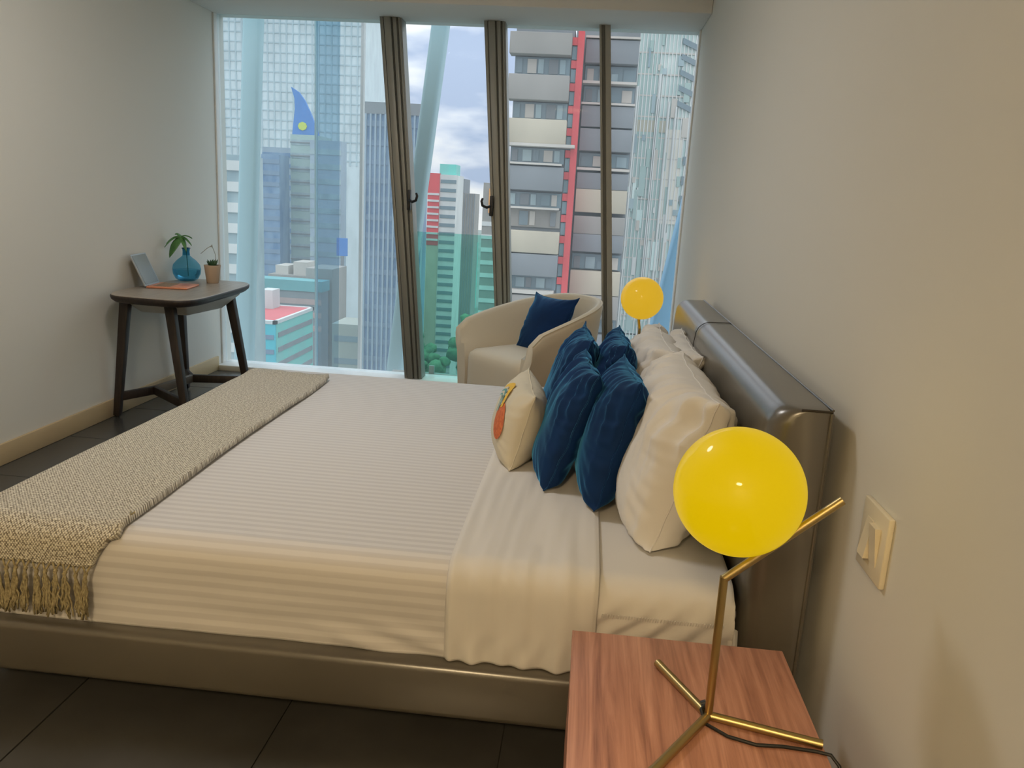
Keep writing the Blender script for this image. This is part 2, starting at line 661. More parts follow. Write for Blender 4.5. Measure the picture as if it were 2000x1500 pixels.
column(-3.179, -3.012, -2.850, -2.700, -3.1, 3.4, 6.6, .12, 'leaning teal steel column outside the window beside the desk')
column(-1.990, -1.860, -1.290, -1.160, -3.1, 3.3, 6.6, .16, 'slim leaning teal steel column seen through the middle casement window')
column(0.003, 0.363, 0.900, 1.260, -3.1, 2.6, 6.6, .22, 'leaning blue steel column outside the window behind the far bedside lamp', m=mat('blue_steel_column', lin(112, 166, 200), .55, bump=(14, .05, (1, 1, 1), .004)))
S(box('floor_slab_edge', XL - .6, XR + .8, YW + .12, 7.2, -3.5, -3.1, mat('concrete_slab', lin(150, 150, 146), .9, bump=(12, .1)), None))
fin = empty('glass_fin', (-2.13, 6.6, -3.1), 'tall blue tinted vertical glass fin outside the window', 'glass fin')
box('blade', -2.275, -2.085, 6.60, 6.62, -3.1, 3.3, GLASS_F, fin)
box('edge_clip', -2.284, -2.273, 6.585, 6.635, -3.1, 3.3, COLUMN, fin)
pst = empty('facade_post', (-1.985, 6.9, -3.1), 'thin pale steel post outside the window beside the blue glass fin', 'post')
box('shaft', -1.998, -1.973, 6.9, 6.95, -3.1, 3.3, POST, pst)
box('foot_plate', -2.03, -1.94, 6.88, 6.97, -3.1, -3.08, POST, pst)

# ------------------------------------------------------------------ the city outside
def cm(name, r, g, b, rough=.7, r2=None, spec=.4, metal=0.0):  # city colours are paled so that distance haze sits in the paint
    return mat(name, lin(r, g, b), rough, metal, var=(.35, lin(*(r2 or (r * .93, g * .93, b * .93))), (1, 1, .4), 4), bump=(3, .05), spec=spec)


C_PALE = cm('pale_glass_cladding', 208, 220, 224, .25)
C_PALEF = cm('pale_grey_fin', 182, 200, 207, .5)
C_BLUE = cm('blue_glass_cladding', 132, 159, 183, .3, (86, 120, 156))
C_BLUEF = cm('slate_fin', 150, 169, 184, .5)
C_NAVY = cm('navy_spandrel', 118, 143, 168, .4)
C_GREY = cm('grey_render', 154, 152, 147, .9)
C_GREYD = cm('blue_grey_render', 132, 138, 142, .9)
C_BEIGE = cm('beige_render', 188, 181, 163, .9)
C_LEDGE = cm('pale_ledge', 196, 192, 184, .9)
C_WIN = cm('dark_window_glass', 124, 139, 147, .15, (112, 134, 142))
C_WINL = cm('light_window_glass', 165, 184, 187, .2, (128, 150, 158))
C_RED = cm('red_paint', 213, 85, 89, .7)
C_WHITE = cm('white_render', 211, 214, 212, .9)
C_CYAN = cm('cyan_cladding', 70, 176, 192, .6, (60, 190, 205))
C_TEAL = cm('teal_cladding', 122, 190, 184, .6, (110, 204, 192))
C_REDROOF = cm('red_flat_roof', 206, 102, 106, .9)
C_MINT = cm('mint_mirror_glass', 218, 232, 227, .25, (166, 194, 192))
C_MINTD = cm('grey_green_glass', 160, 182, 180, .25, (154, 178, 172))
C_SAIL = cm('bright_blue_banner', 64, 126, 198, .6)
C_YEL = cm('lime_yellow_mark', 197, 212, 82, .6)
C_ORA = cm('orange_sign', 230, 164, 95, .7)
C_BROWN = cm('brick_brown', 178, 155, 150, .9)
C_TREE = mat('tree_foliage', lin(70, 112, 84), .9, var=(.5, lin(98, 140, 104)), bump=(2, .5, (1, 1, 1), .3))
C_TRUNK = mat('tree_bark', lin(80, 70, 58), .9, bump=(4, .3))
GROUND = mat('city_ground', lin(126, 134, 132), .95, var=(.02, lin(104, 122, 112), (1, 1, 1), 6), bump=(.3, .1))

S(mesh('ground', [(-700, 12, -45), (500, 12, -45), (500, 1200, -45), (-700, 1200, -45)], [(0, 1, 2, 3)], GROUND))


def tower(name, label, x0, x1, y0, dep, z0, z1, m, cat='tower', group=None):
    t = empty(name, ((x0 + x1) / 2, y0 + dep / 2, z0), label, cat, group)
    box('wall', x0, x1, y0, y0 + dep, z0, z1, m, t)
    return t


def fins(t, x0, x1, y, z0, z1, n, w, mm, proud=.25, nm='fin'):
    for k in range(n + 1):
        x = x0 + (x1 - x0) * k / n
        box(nm, x - w / 2, x + w / 2, y - proud, y + .05, z0, z1, mm, t)


def bands(t, x0, x1, y, z0, z1, n, h, mm, proud=.15, nm='floor_band', x_in=0):
    for k in range(n):
        z = z0 + (z1 - z0) * (k + .5) / n
        box(nm, x0 + x_in, x1 - x_in, y - proud, y + .05, z - h / 2, z + h / 2, mm, t)


def side_bands(t, x, y0, y1, z0, z1, n, h, mm, s=1, proud=.15, nm='side_band'):
    for k in range(n):
        z = z0 + (z1 - z0) * (k + .5) / n
        a, b = (x - .05, x + proud) if s > 0 else (x - proud, x + .05)
        box(nm, a, b, y0, y1, z - h / 2, z + h / 2, mm, t)


# wide pale glass tower far behind
t = tower('glass_tower', 'wide pale glass tower far behind, with a fine grid of fins', -101.5, -62.8, 220, 30, -45, 62, C_PALE)
fins(t, -101.5, -62.8, 220, 8, 62, 22, .38, C_PALEF, .2)
bands(t, -101.5, -62.8, 220, 8, 62, 22, .35, C_PALEF, .15)
fins(t, -101.5, -62.8, 220, -45, 8, 8, .3, C_PALEF, .3, 'lower_fin')

# dark blue tower
t = tower('blue_tower', 'dark blue glass tower with vertical stripes beside the grey window post', -31.0, -23.0, 110, 3, -45, 13.1, C_BLUE)
fins(t, -31.0, -23.0, 110, -45, 11.6, 12, .22, C_BLUEF, .3)
bands(t, -31.0, -23.0, 110, -28, 11.6, 16, .75, C_NAVY, .12)
box('parapet', -31.2, -22.8, 109.8, 113.2, 11.6, 13.1, C_GREYD, t)
box('roof_mast', -28.6, -28.4, 111, 111.2, 13.1, 16.5, C_RED, t)

# building carrying the blue sail
t = tower('office_block', 'grey-green office block carrying the blue sail banner on its roof', -58.9, -53.3, 156, 8, -45, 11.4, C_MINTD)
bands(t, -58.9, -53.3, 156, -36, 11.2, 19, 1.0, C_WINL, .1, 'window_band', .2)
bands(t, -58.9, -53.3, 156, -36, 11.2, 19, .2, C_GREYD, .25, 'ledge')
sl = empty('sail_banner', (-56.2, 156.8, 11.4), 'bright blue sail-shaped banner with a lime mark on a rooftop', 'banner')
pts = [(-35.75, 7.55), (-32.55, 7.55), (-32.9, 8.6), (-33.5, 10.0), (-34.2, 11.4), (-34.9, 12.3), (-35.85, 12.85), (-35.45, 11.6), (-35.4, 10.4)]
pts = [(x * 1.642, 1.38 + (z - 1.38) * 1.642 - .10) for x, z in pts]
v = [(x, 156.4, z) for x, z in pts] + [(x, 157.0, z) for x, z in pts]
n = len(pts)
mesh('sail', v, [tuple(range(n)), tuple(range(n, 2 * n))[::-1]] + [(i, (i + 1) % n, n + (i + 1) % n, n + i) for i in range(n)], C_SAIL, sl)
lz = [(-56.6 + .9 * math.cos(a), 13.0 + .8 * math.sin(a)) for a in np.linspace(0, 2 * math.pi, 9)[:-1]]
v = [(x, 156.25, z) for x, z in lz] + [(x, 156.42, z) for x, z in lz]
mesh('mark', v, [tuple(range(8)), tuple(range(8, 16))[::-1]] + [(i, (i + 1) % 8, 8 + (i + 1) % 8, 8 + i) for i in range(8)], C_YEL, sl)

# cyan block with the red roof
t = tower('cyan_block', 'cyan and teal office block with a flat red roof, seen from above', -43.2, -36.7, 92, 13, -45, -14.6, C_TEAL)
box('front_cladding', -43.2, -36.7, 91.8, 92.05, -45, -14.6, C_CYAN, t)
box('roof', -42.9, -37.0, 92.3, 104.7, -14.62, -14.35, C_REDROOF, t)
for a in ((-43.3, -36.6, 91.7, 92.3), (-43.3, -36.6, 104.7, 105.2), (-43.3, -42.9, 91.7, 105.2), (-37.0, -36.6, 91.7, 105.2)):
    box('parapet', a[0], a[1], a[2], a[3], -14.7, -14.28, C_WHITE, t)
bands(t, -43.0, -36.9, 91.8, -28, -15.4, 7, .55, C_NAVY, .1, 'window_band')
side_bands(t, -36.7, 92.6, 104.6, -28, -15.2, 7, .6, C_GREYD, 1, .1, 'side_window_band')
box('stair_head', -42.6, -40.9, 101.5, 104.0, -14.4, -11.9, C_WHITE, t)

# neighbours of the cyan block
t = tower('grey_block', 'grey concrete block with dark window bands behind the cyan building', -46.6, -42.1, 130, 8, -45, -11.5, C_GREY)
bands(t, -46.6, -42.1, 130, -36, -16.5, 9, .95, C_WIN, .06, 'window_band', .5)
t = tower('teal_roofed_block', 'low wide block with a teal roof strip behind the cyan building', -54, -42.6, 126, 3.5, -45, -13.4, C_GREYD)
box('roof_strip', -54.2, -42.4, 125.8, 129.6, -14.9, -13.2, cm('muted_teal_metal', 104, 164, 168, .8), t)
bands(t, -54, -42.6, 126, -22, -15.5, 3, .9, C_BROWN, .1, 'window_band')
t = tower('rooftop_block', 'flat grey block with pale rooftop sheds beyond the teal roof strip', -58, -47.3, 142, 9, -45, -14.2, C_GREY)
for a in ((-57, -54.6, 1.6), (-53.6, -51, 2.4), (-50.2, -48, 1.3)):
    box('roof_shed', a[0], a[1], 143, 148, -14.2, -14.2 + a[2], C_LEDGE, t)
bands(t, -58, -47.3, 142, -30, -15, 5, 1.0, C_WIN, .06, 'window_band')
t = tower('slate_block', 'slate blue mid-rise block left of the office with the sail', -62.3, -58.8, 150, 5, -45, 7.2, C_BLUE)
bands(t, -62.3, -58.8, 150, -18, 7, 12, .8, C_NAVY, .1, 'window_band')
t = tower('brown_block', 'slim reddish brown block beside the slate blue mid-rise', -68.0, -64.6, 176.5, 5, -45, 1.5, C_BROWN)
bands(t, -68.0, -64.6, 176.5, -18, 1, 9, .8, C_GREYD, .1, 'window_band')
t = tower('blue_midrise', 'blue-grey mid-rise in front of the wide glass tower', -69.5, -62.2, 168, 8, -45, 9.4, C_BLUEF)
bands(t, -69.5, -62.2, 168, -22, 9, 14, .9, C_BLUE, .1, 'window_band')
t = tower('banded_block', 'pale low block with horizontal bands at the far window corner by the desk', -33.6, -31.0, 70, 5, -45, 3.9, C_WINL)
bands(t, -33.6, -31.0, 70, -16, 3.9, 11, .85, C_WHITE, .18, 'balcony_band')
t = tower('haze_grey_tower', 'grey-blue tower behind the thin pale facade post', -53.6, -47.6, 152, 3.5, -45, 10.3, C_BLUEF)
bands(t, -53.6, -47.6, 152, -34, 9.6, 16, 1.0, C_WINL, .1, 'window_band')
t = tower('olive_block', 'olive grey low block in front of the grey-blue tower', -38.2, -33.4, 118, 7, -45, -18.5, cm('olive_render', 158, 165, 156, .9))
bands(t, -38.2, -33.4, 118, -40, -19, 6, .9, C_WIN, .06, 'window_band', .3)
bl = box('blue_sign_board', -44.3, -42.4, 139.2, 139.6, -9.9, -6.8, C_SAIL)
tag(bl, 'small bright blue sign board on a pole in front of the grey-blue tower', 'sign')
tube('sign_pole', [(-43.3, 139.4, -45), (-43.3, 139.4, -9.9)], .3, C_GREYD, bl)

# seen through the middle casement
t = tower('red_striped_tower', 'slim white tower with red end bay, seen through the middle casement', -36.3, -30.2, 180, 10, -45, 6.0, C_WHITE)
box('red_bay', -36.5, -33.9, 179.6, 186, -9.5, 6.2, C_RED, t)
bands(t, -36.5, -33.9, 179.6, -9, 2.4, 8, .45, C_WHITE, .12, 'red_bay_ledge')
box('lower_bay', -36.5, -33.9, 179.7, 186, -45, -9.5, C_BEIGE, t)
bands(t, -33.7, -30.2, 180, -40, 5.5, 24, .75, C_WIN, .1, 'window_band')
box('roof_drum', -34.2, -30.6, 181, 187, 6.0, 8.3, C_TEAL, t)
t = tower('grey_slab_tower', 'plain grey tower with stepped top behind the red and white tower', -37.6, -33.2, 230, 10, -45, 2.5, C_GREY)
box('upper_block', -38.6, -36.2, 230, 240, 2.4, 6.4, C_GREYD, t)
fins(t, -37.6, -33.2, 230, -45, 2.4, 6, .25, C_GREYD, .2)
t = tower('orange_sign_tower', 'pale tower with orange sign beside the second grey window post', -20.1, -15.2, 150, 9, -45, 4.2, C_GREY)
box('sign', -19.0, -16.6, 149.7, 150.05, -1.2, 3.2, C_ORA, t)
bands(t, -20.1, -15.2, 150, -40, -2, 16, .8, C_WHITE, .12, 'floor_band')
t = tower('tan_block', 'low tan block with orange stripe beyond the green railing', -20.5, -17.2, 165, 6, -45, -16.5, C_BEIGE)
box('stripe', -20.5, -17.2, 164.85, 165.05, -22, -19.2, C_ORA, t)
bands(t, -20.5, -17.2, 165, -40, -23, 5, .9, C_WIN, .1, 'window_band')
t = tower('distant_teal_block', 'small teal glass block far away above the street trees', -52, -47, 330, 12, -45, -17, C_TEAL)
bands(t, -52, -47, 330, -40, -18, 8, .9, C_WINL, .2, 'window_band')


def tree(x, y, r, h, label):
    t = empty('street_tree', (x, y, -45), label, 'tree', 'street trees far below')
    tube('trunk', [(x, y, -45), (x + .3, y, -45 + h * .5)], [.5, .3], C_TRUNK, t, 7)
    V, Fc = [], []
    for c in range(16):
        a = random.uniform(0, 6.28)
        q = random.uniform(0, .75) * r
        cx, cy, cz = x + q * math.cos(a), y + q * math.sin(a), -45 + h * random.uniform(.55, .95)
        bm = bmesh.new()
        bmesh.ops.create_icosphere(bm, subdivisions=2, radius=r * random.uniform(.26, .42))
        b0 = len(V)
        for vv in bm.verts:
            k = 1 + .6 * nz3(vv.co.x * .9 + c, vv.co.y * .9, vv.co.z * .9 + x)
            V.append((cx + vv.co.x * k, cy + vv.co.y * k, cz + vv.co.z * k * .85))
        bm.verts.index_update()
        for f in bm.faces:
            Fc.append(tuple(b0 + w.index for w in f.verts))
        bm.free()
    mesh('crown', V, Fc, C_TREE, t, smooth=True)


for x, y, r, h, lab in ((-33.6, 158, 4.6, 20, 'round dark green street tree nearest the casement sash'), (-28.6, 150, 3.8, 16.5, 'smaller street tree touching the armchair outline'),
                        (-24.6, 170, 4.4, 18, 'street tree behind the smaller one by the armchair'), (-31, 215, 5.0, 15, 'street tree furthest up the avenue toward the towers'),
                        (-55.5, 200, 5.0, 12, 'lone tree between blocks behind the thin facade post'), (-22.5, 190, 5, 18, 'tall tree beyond the orange-striped block')):
    tree(x, y, r, h, lab)

# residential tower with stacked balcony boxes (two wings and a red stair strip)
t = empty('balcony_tower', (0, 66, -45), 'large apartment tower of stacked grey and beige balcony boxes with a red strip', 'apartment tower')
box('left_core', -6.0, -2.0, 58.2, 68, -45, 12.9, C_GREYD, t)
box('right_core', -1.98, 2.5, 61.0, 70, -45, 13.6, C_GREYD, t)
rows = [(12.38, 11.0, 'g'), (10.94, 9.78, 'w'), (9.71, 8.08, 'g'), (8.01, 6.86, 'w'), (6.85, 5.25, 'b'), (5.25, 5.05, 's'), (4.98, 3.97, 'w'), (3.96, 3.83, 'l'),
        (3.72, 2.11, 'd'), (1.97, .97, 'w'), (.97, .83, 'l'), (.79, -.43, 'v'), (-.68, -2.2, 'b'), (-2.28, -3.82, 'd'), (-3.9, -4.84, 'w'), (-4.84, -5.09, 'l'),
        (-5.2, -6.8, 'g'), (-6.9, -7.9, 'w'), (-8.0, -9.6, 'b'), (-9.7, -10.7, 'w'), (-10.8, -12.4, 'd'), (-12.5, -13.5, 'w')]
for za, zb, k in rows:
    sh = (za - 12) * -.012
    if k in 'gbd':
        box('balcony_box', -6.3 + sh, -2.15, 57.0, 58.3, zb, za, {'g': C_GREY, 'b': C_BEIGE, 'd': C_GREYD}[k], t, bev=.03)
    elif k in 'sl':
        box('ledge', -6.15 + sh, -1.5 if k == 's' else -2.3, 56.9, 58.3, zb, za, C_LEDGE, t)
    else:
        w = box('window_row', -6.0 + sh, -2.2, 58.0, 58.25, zb, za, C_WIN if k == 'w' else C_GREY, t)
        nwin = 5
        for q in range(nwin):
            xa = -5.85 + q * .74
            if k == 'v' and q in (0, 3):
                continue
            box('pane', xa, xa + (.62 if q % 2 else .38), 57.92, 58.02, zb + .12, za - .12, [C_WINL, C_WIN, C_LEDGE, C_WINL, C_GREYD][(q + int(abs(za) * 7)) % 5], w)
rr = [(12.82, 12.68, 'l'), (12.6, 11.05, 'd'), (10.97, 9.93, 'w'), (9.86, 9.69, 'l'), (9.58, 8.5, 'w'), (8.42, 8.28, 'l'), (8.2, 6.77, 'd'), (6.65, 5.12, 'd'), (5.0, 4.03, 'w'),
      (3.95, 3.77, 'l'), (3.6, 2.46, 'd'), (2.44, .79, 'b'), (.52, -.75, 'g'), (-.77, -2.05, 'd'), (-2.24, -3.36, 'w'), (-3.45, -5.2, 'b'), (-5.25, -7.0, 'g'), (-7.1, -8.1, 'w'), (-8.2, -9.9, 'd'), (-10, -11, 'w'), (-11.1, -13, 'b')]
for za, zb, k in rr:
    if k in 'gbd':
        box('balcony_box', -1.25, 2.45 - .02 * za * 0, 59.9, 61.1, zb, za, {'g': C_GREY, 'b': C_BEIGE, 'd': C_GREYD}[k], t, bev=.03)
    elif k == 'l':
        box('ledge', -1.3, 2.5, 59.8, 61.1, zb, za, C_LEDGE, t)
    else:
        w = box('window_row', -1.2, 2.4, 60.7, 61.05, zb, za, C_WIN, t)
        for q in range(4):
            xa = -1.05 + q * .86
            box('pane', xa, xa + (.7 if q % 2 else .46), 60.62, 60.72, zb + .05, za - (.5 if q == 2 else .2), [C_WINL, C_WIN, C_LEDGE, C_GREYD][(q + int(abs(za) * 5)) % 4], w)
rs = box('red_strip', -1.78, -1.36, 57.9, 59.9, -14, 12.9, C_RED, t)
for k in range(18):
    z = 12.1 - k * 1.47
    box('red_bar', -2.14, -1.76, 57.95, 58.35, z - .3, z + .2, C_RED, rs)
    box('stair_window', -2.12, -1.79, 58.05, 58.35, z - 1.2, z - .36, C_WIN, rs)

# pale mirrored tower at the wall side
random.seed(3)
t = tower('mirror_tower', 'pale mint mirrored glass tower next to the bedside wall', 2.75, 15.0, 75, 8, -45, 26, C_MINT)
for k, (xa, xb, za, zb, mm) in enumerate(((3.2, 4.9, 3.0, 14.5, C_MINTD), (3.3, 5.0, -8, 2.0, C_MINTD), (5.2, 5.9, -1.5, 7.5, C_MINTD), (3.0, 6.2, 7.9, 8.9, cm('bronze_glass', 178, 175, 156, .3)),
                                          (6.1, 7.6, 0, 8.2, cm('cream_reflection_glass', 217, 215, 202, .3)), (3.2, 6.8, -14, -9, C_MINTD))):
    box('glass_panel', xa, xb, 74.9 - .004 * k, 75.05, za, zb, mm, t)
for k in range(70):
    xa = random.uniform(2.9, 7.4)
    wa = random.choice((.18, .3, .5))
    za = random.uniform(-14, 17)
    ha = random.choice((.5, .9, 1.6, 2.6))
    box('glass_panel', xa, xa + wa, 74.84 - .0009 * k, 75.02, za, za + ha, random.choice((C_MINTD, C_WHITE, C_WINL, C_MINT, C_LEDGE, C_MINTD)), t)
fins(t, 2.75, 15.0, 75, -20, 26, 38, .09, C_WHITE, .15)
bands(t, 2.75, 15.0, 75, -20, 26, 26, .12, C_LEDGE, .12)
for k in range(6):
    z = 16.6 - k * 1.28
    q = mesh('balcony_slot', [(6.75, 74.75, z), (8.05, 74.75, z - .55), (8.05, 75.0, z - .55), (6.75, 75.0, z), (6.75, 74.75, z + .45), (8.05, 74.75, z - .08), (8.05, 75.0, z - .08), (6.75, 75.0, z + .45)], BOXF, C_WIN, t)
for k in range(7):
    z = 5.2 - k * 1.7
    box('small_window', 7.75, 8.1, 74.8, 75.05, z, z + .75, C_WIN, t)
for x in (3.15, 4.95, 5.05, 6.0, 6.65):
    box('light_strip', x, x + .14, 74.7, 75.0, random.uniform(-16, -8), random.uniform(6, 18), C_WHITE, t)
# ------------------------------------------------------------------ bed
MX0, MX1, MY0, MY1, MZ = -1.60, .425, 1.83, 3.87, .47
RAIL_Z = .215

bed = empty('platform_bed', ((MX0 + MX1) / 2, 2.85, 0), 'low platform bed frame in taupe leather with a padded headboard', 'bed')
rail = lambda nm, a: box(nm, *a, LEATHER, bed, bev=.022, seg=4)
rail('side_rail', (-1.66, .47, 1.778, 1.86, .075, RAIL_Z + .012))
rail('side_rail', (-1.66, .47, 3.84, 3.90, .075, RAIL_Z + .012))
rail('foot_rail', (-1.68, -1.62, 1.80, 3.90, .075, RAIL_Z + .012))
box('slat_deck', -1.63, .46, 1.85, 3.85, .15, .195, mat('deck_fabric', lin(40, 36, 32), .95, bump=(80, .1)), bed, bev=.004)
for x in (-1.55, -.55, .36):
    for y in (1.95, 3.75):
        box('leg', x - .03, x + .03, y - .03, y + .03, 0, .152, DARKW, bed, bev=.004)

# padded headboard: rounded towards the bed, flat towards the wall
HX0, HX1, HY0, HY1, HZ = .452, .592, 1.845, 4.055, .948


def headboard():
    ny, na = 60, 40
    prof = []                                   # (x, z) loop from back top over the front to the back bottom
    R = .058
    prof.append((HX1, HZ - .006))
    prof.append((HX1 - .012, HZ))
    for a in np.linspace(90, 180, 12):
        prof.append((HX0 + R + R * math.cos(math.radians(a)) - .0, HZ - R + R * math.sin(math.radians(a)) - .002))
    for z in np.linspace(HZ - R - .03, .12, 16):
        k = math.sin(math.pi * (HZ - z) / (HZ - .02))
        prof.append((HX0 - .012 * max(k, 0), z))
    prof.append((HX0 + .02, .08))
    prof.append((HX1, .08))
    npf = len(prof)
    ys, ins = [], []
    for t in np.linspace(0, 1, ny):
        ys.append(HY0 + (HY1 - HY0) * t)
    # rounded vertical front edges at both ends
    Re = .05
    ends = [0, .002, .008, .018, .032, Re]
    ys = sorted(set([HY0 + q for q in ends] + [HY1 - q for q in ends] + [HY0 + Re + (HY1 - HY0 - 2 * Re) * k / ny for k in range(ny + 1)]))
    V, Fc = [], []
    for y in ys:
        d = min(y - HY0, HY1 - y)
        k = 0
        if d < Re:
            k = Re - math.sqrt(max(Re * Re - (Re - d) ** 2, 0))
        seam = math.exp(-((y - (HY0 + .56 * (HY1 - HY0) + .15)) / .006) ** 2) * .004 + math.exp(-((y - (HY0 + .12)) / .006) ** 2) * 0
        for (x, z) in prof:
            w = min(max((HX1 - x) / (HX1 - HX0), 0), 1)
            V.append((x + k * w + seam * w, y, z - (k * .12 if z > HZ - .03 else 0) - seam * .3))
    for i in range(len(ys) - 1):
        for j in range(npf):
            Fc.append((i * npf + j, i * npf + (j + 1) % npf, (i + 1) * npf + (j + 1) % npf, (i + 1) * npf + j))
    Fc.append(tuple(range(npf)))
    Fc.append(tuple(range((len(ys) - 1) * npf, len(ys) * npf))[::-1])
    h = mesh('headboard', V, Fc, LEATHER, bed, smooth=True)
    h.data.set_sharp_from_angle(angle=math.radians(48))
    # piped seams
    ysm = HY0 + .56 * (HY1 - HY0) + .15
    tube('seam', [(x - .0015 if x < HX1 - .02 else x, ysm, z + (.001 if z > HZ - .03 else 0)) for (x, z) in prof[:26]], .0016, SEAM, h, 6)
    tube('piping', [(HX1 - .006, HY0 - .001, z) for z in np.linspace(.09, HZ - .008, 24)], .004, LEATHER, h, 8)
    tube('piping', [(x, HY0 + .001, HZ - .005) for x in np.linspace(HX0 + .066, HX1 - .004, 8)], .003, SEAM, h, 8)
    tube('piping', [(HX1 - .003, y, HZ - .002) for y in np.linspace(HY0 + .003, HY1 - .003, 30)], .003, LEATHER, h, 8)
    return h


headboard()


# --- soft goods over the mattress
def ypath(off, zb_near, zb_far, n_side=14, n_arc=8, n_top=56, R=.075):
    """section of the draped mattress: list of (y, z, s)"""
    y0, y1, zt = MY0 - off, MY1 + off, MZ + off
    P = []
    for z in np.linspace(zb_near, zt - R, n_side):
        P.append((y0, z))
    for a in np.linspace(180, 90, n_arc + 1)[1:]:
        P.append((y0 + R + R * math.cos(math.radians(a)), zt - R + R * math.sin(math.radians(a))))
    for q in np.linspace(0, 1, n_top + 1)[1:]:
        P.append((y0 + R + (y1 - y0 - 2 * R) * q, zt))
    for a in np.linspace(90, 0, n_arc + 1)[1:]:
        P.append((y1 - R + R * math.cos(math.radians(a)), zt - R + R * math.sin(math.radians(a))))
    for z in np.linspace(zt - R, zb_far, 6)[1:]:
        P.append((y1, z))
    out, s = [], 0
    for i, p in enumerate(P):
        if i:
            s += math.dist(p, P[i - 1])
        out.append((p[0], p[1], s))
    return out


def xpath(off, x1, n, foot=True, R=.075):
    """along the bed: (x, z drop) starting at the foot"""
    P = []
    x0 = MX0 - off
    if foot:
        for z in np.linspace(.245, R, 6):
            P.append((x0, z))
        for a in np.linspace(180, 90, 7)[1:]:
            P.append((x0 + R + R * math.cos(math.radians(a)), R - R * math.sin(math.radians(a))))
        x0 = x0 + R
    for q in np.linspace(0, 1, n)[1:]:
        P.append((x0 + (x1 - x0) * q, 0))
    return P


def drape(name, xs, ys, disp, m, parent, thick=.006):
    nu, nv = len(xs), len(ys)
    P = np.zeros((nu, nv, 3))
    UV = np.zeros((nu, nv, 2))
    for i, (x, dz) in enumerate(xs):
        for j, (y, z, s) in enumerate(ys):
            P[i, j] = (x, y, min(z, MZ + .02 - dz) if dz > 0 else z)
            UV[i, j] = (x - dz, s)
    N = grid_normals(P)
    for i in range(nu):
        for j in range(nv):
            P[i, j] += N[i, j] * disp(P[i, j][0], P[i, j][1], P[i, j][2], UV[i, j][1])
    o = grid_mesh(name, P, m, parent, thick)
    uvl = o.data.uv_layers.new(name='UVMap')
    flat = UV.reshape(-1, 2)
    idx = np.zeros(len(o.data.loops), dtype=int)
    o.data.loops.foreach_get('vertex_index', idx)
    uvl.data.foreach_set('uv', flat[idx].ravel())
    return o


mat_t = empty('mattress', ((MX0 + MX1) / 2, 2.85, RAIL_Z), 'thick mattress in a white fitted sheet, bare at the pillow end', 'mattress')


def d_core(x, y, z, s):
    k = 0
    if y < MY0 + .06 and x > .0:
        side = max(0, min(1, (.44 - z) / .12))
        # gathered tension folds slanting down the near side
        k = .008 * side * math.sin((x * 1.0 - (z - .2) * 1.3) * 70 + 2.0 * nz3(x * 6, 1, z * 6)) + .005 * side * nz3(x * 24, 3, z * 12)
    k += .0022 * nz3(x * 4, y * 4, 2)
    return k


ysc = ypath(0, RAIL_Z - .01, RAIL_Z - .01, 20, 8, 40)
xsc = [(x, 0) for x in np.concatenate((np.linspace(MX0 + .02, -.05, 50), np.linspace(-.04, MX1 - .03, 110)))] + [(MX1 - .012, .004), (MX1 - .003, .02), (MX1, .05), (MX1, .26)]
drape('fitted_sheet', xsc, ysc, d_core, SHEET, mat_t, .02)
# elastic seam of the fitted sheet along the near edge
V, Fc = [], []
for k in range(46):
    x = .10 + k * .0066
    g = tube_geo([(x, MY0 - .0065, MZ - .088), (x + .001, MY0 - .008, MZ - .078)], .0016, 5)
    b0 = len(V)
    V += g[0]
    Fc += [tuple(b0 + q for q in f) for f in g[1]]
st = mesh('gathered_stitching', V, Fc, SHEET, mat_t)
st['kind'] = 'stuff'


def d_cover(x, y, z, s):
    k = .0016 * nz3(x * 3, y * 5, 5) + .0012 * nz3(x * 2, y * 16, 9)
    if y < MY0 + .09:
        side = max(0, min(1, (.46 - z) / .2))
        k += side * (.006 * nz3(x * 2.2, z * 18, 1.5) + .005 * nz3(x * 5, z * 10, 4))
        # tuck folds near the folded sheet
        w = math.exp(-((x + .42) / .17) ** 2) * max(0, min(1, (.34 - z) / .1))
        k += w * .005 * math.sin((x * .30 + z) * 85)
        k -= side * .004
    return k


cover = drape('striped_bed_cover', xpath(.013, -.20, 120), ypath(.013, RAIL_Z + .012, RAIL_Z + .012, 30, 10, 90), d_cover, COVER, None, .005)
tag(cover, 'white satin-striped bed cover spread over the mattress', 'bed cover')


def d_fold(x, y, z, s):
    k = .0
    top = 1 if y > MY0 + .09 else 0
    k += .009 * nz3(x * 15 + .8 * y, y * 1.6, 3) + .004 * nz3(x * 34 - y, y * 2.5, 8)
    if not top:
        side = max(0, min(1, (.45 - z) / .2))
        k += side * (.013 * nz3(x * 16 + z * 5, z * 5, 6) + .006 * math.sin(x * 90 + 5 * nz3(x * 5, z * 6, 2)) * max(0, min(1, (.34 - z) / .14)))
    # soft rolled edges
    e0 = min(abs(x + .292), abs(x - .088))
    k -= .008 * math.exp(-(e0 / .008) ** 2)
    return k


fx = [(x, 0) for x in np.linspace(-.292, .088, 110)]
fold = drape('folded_sheet_band', fx, ypath(.022, RAIL_Z + .014, RAIL_Z + .03, 30, 10, 80), d_fold, SHEET, None, .008)
# the band widens and slants a little toward the near side
tag(fold, 'plain white top sheet folded back in a band below the cushions', 'sheet')

# --- throw over the foot end
throw = empty('knit_throw', (-1.4, 2.7, MZ + .03), 'heathered beige knit throw laid across the foot of the bed, with tasselled end', 'throw')


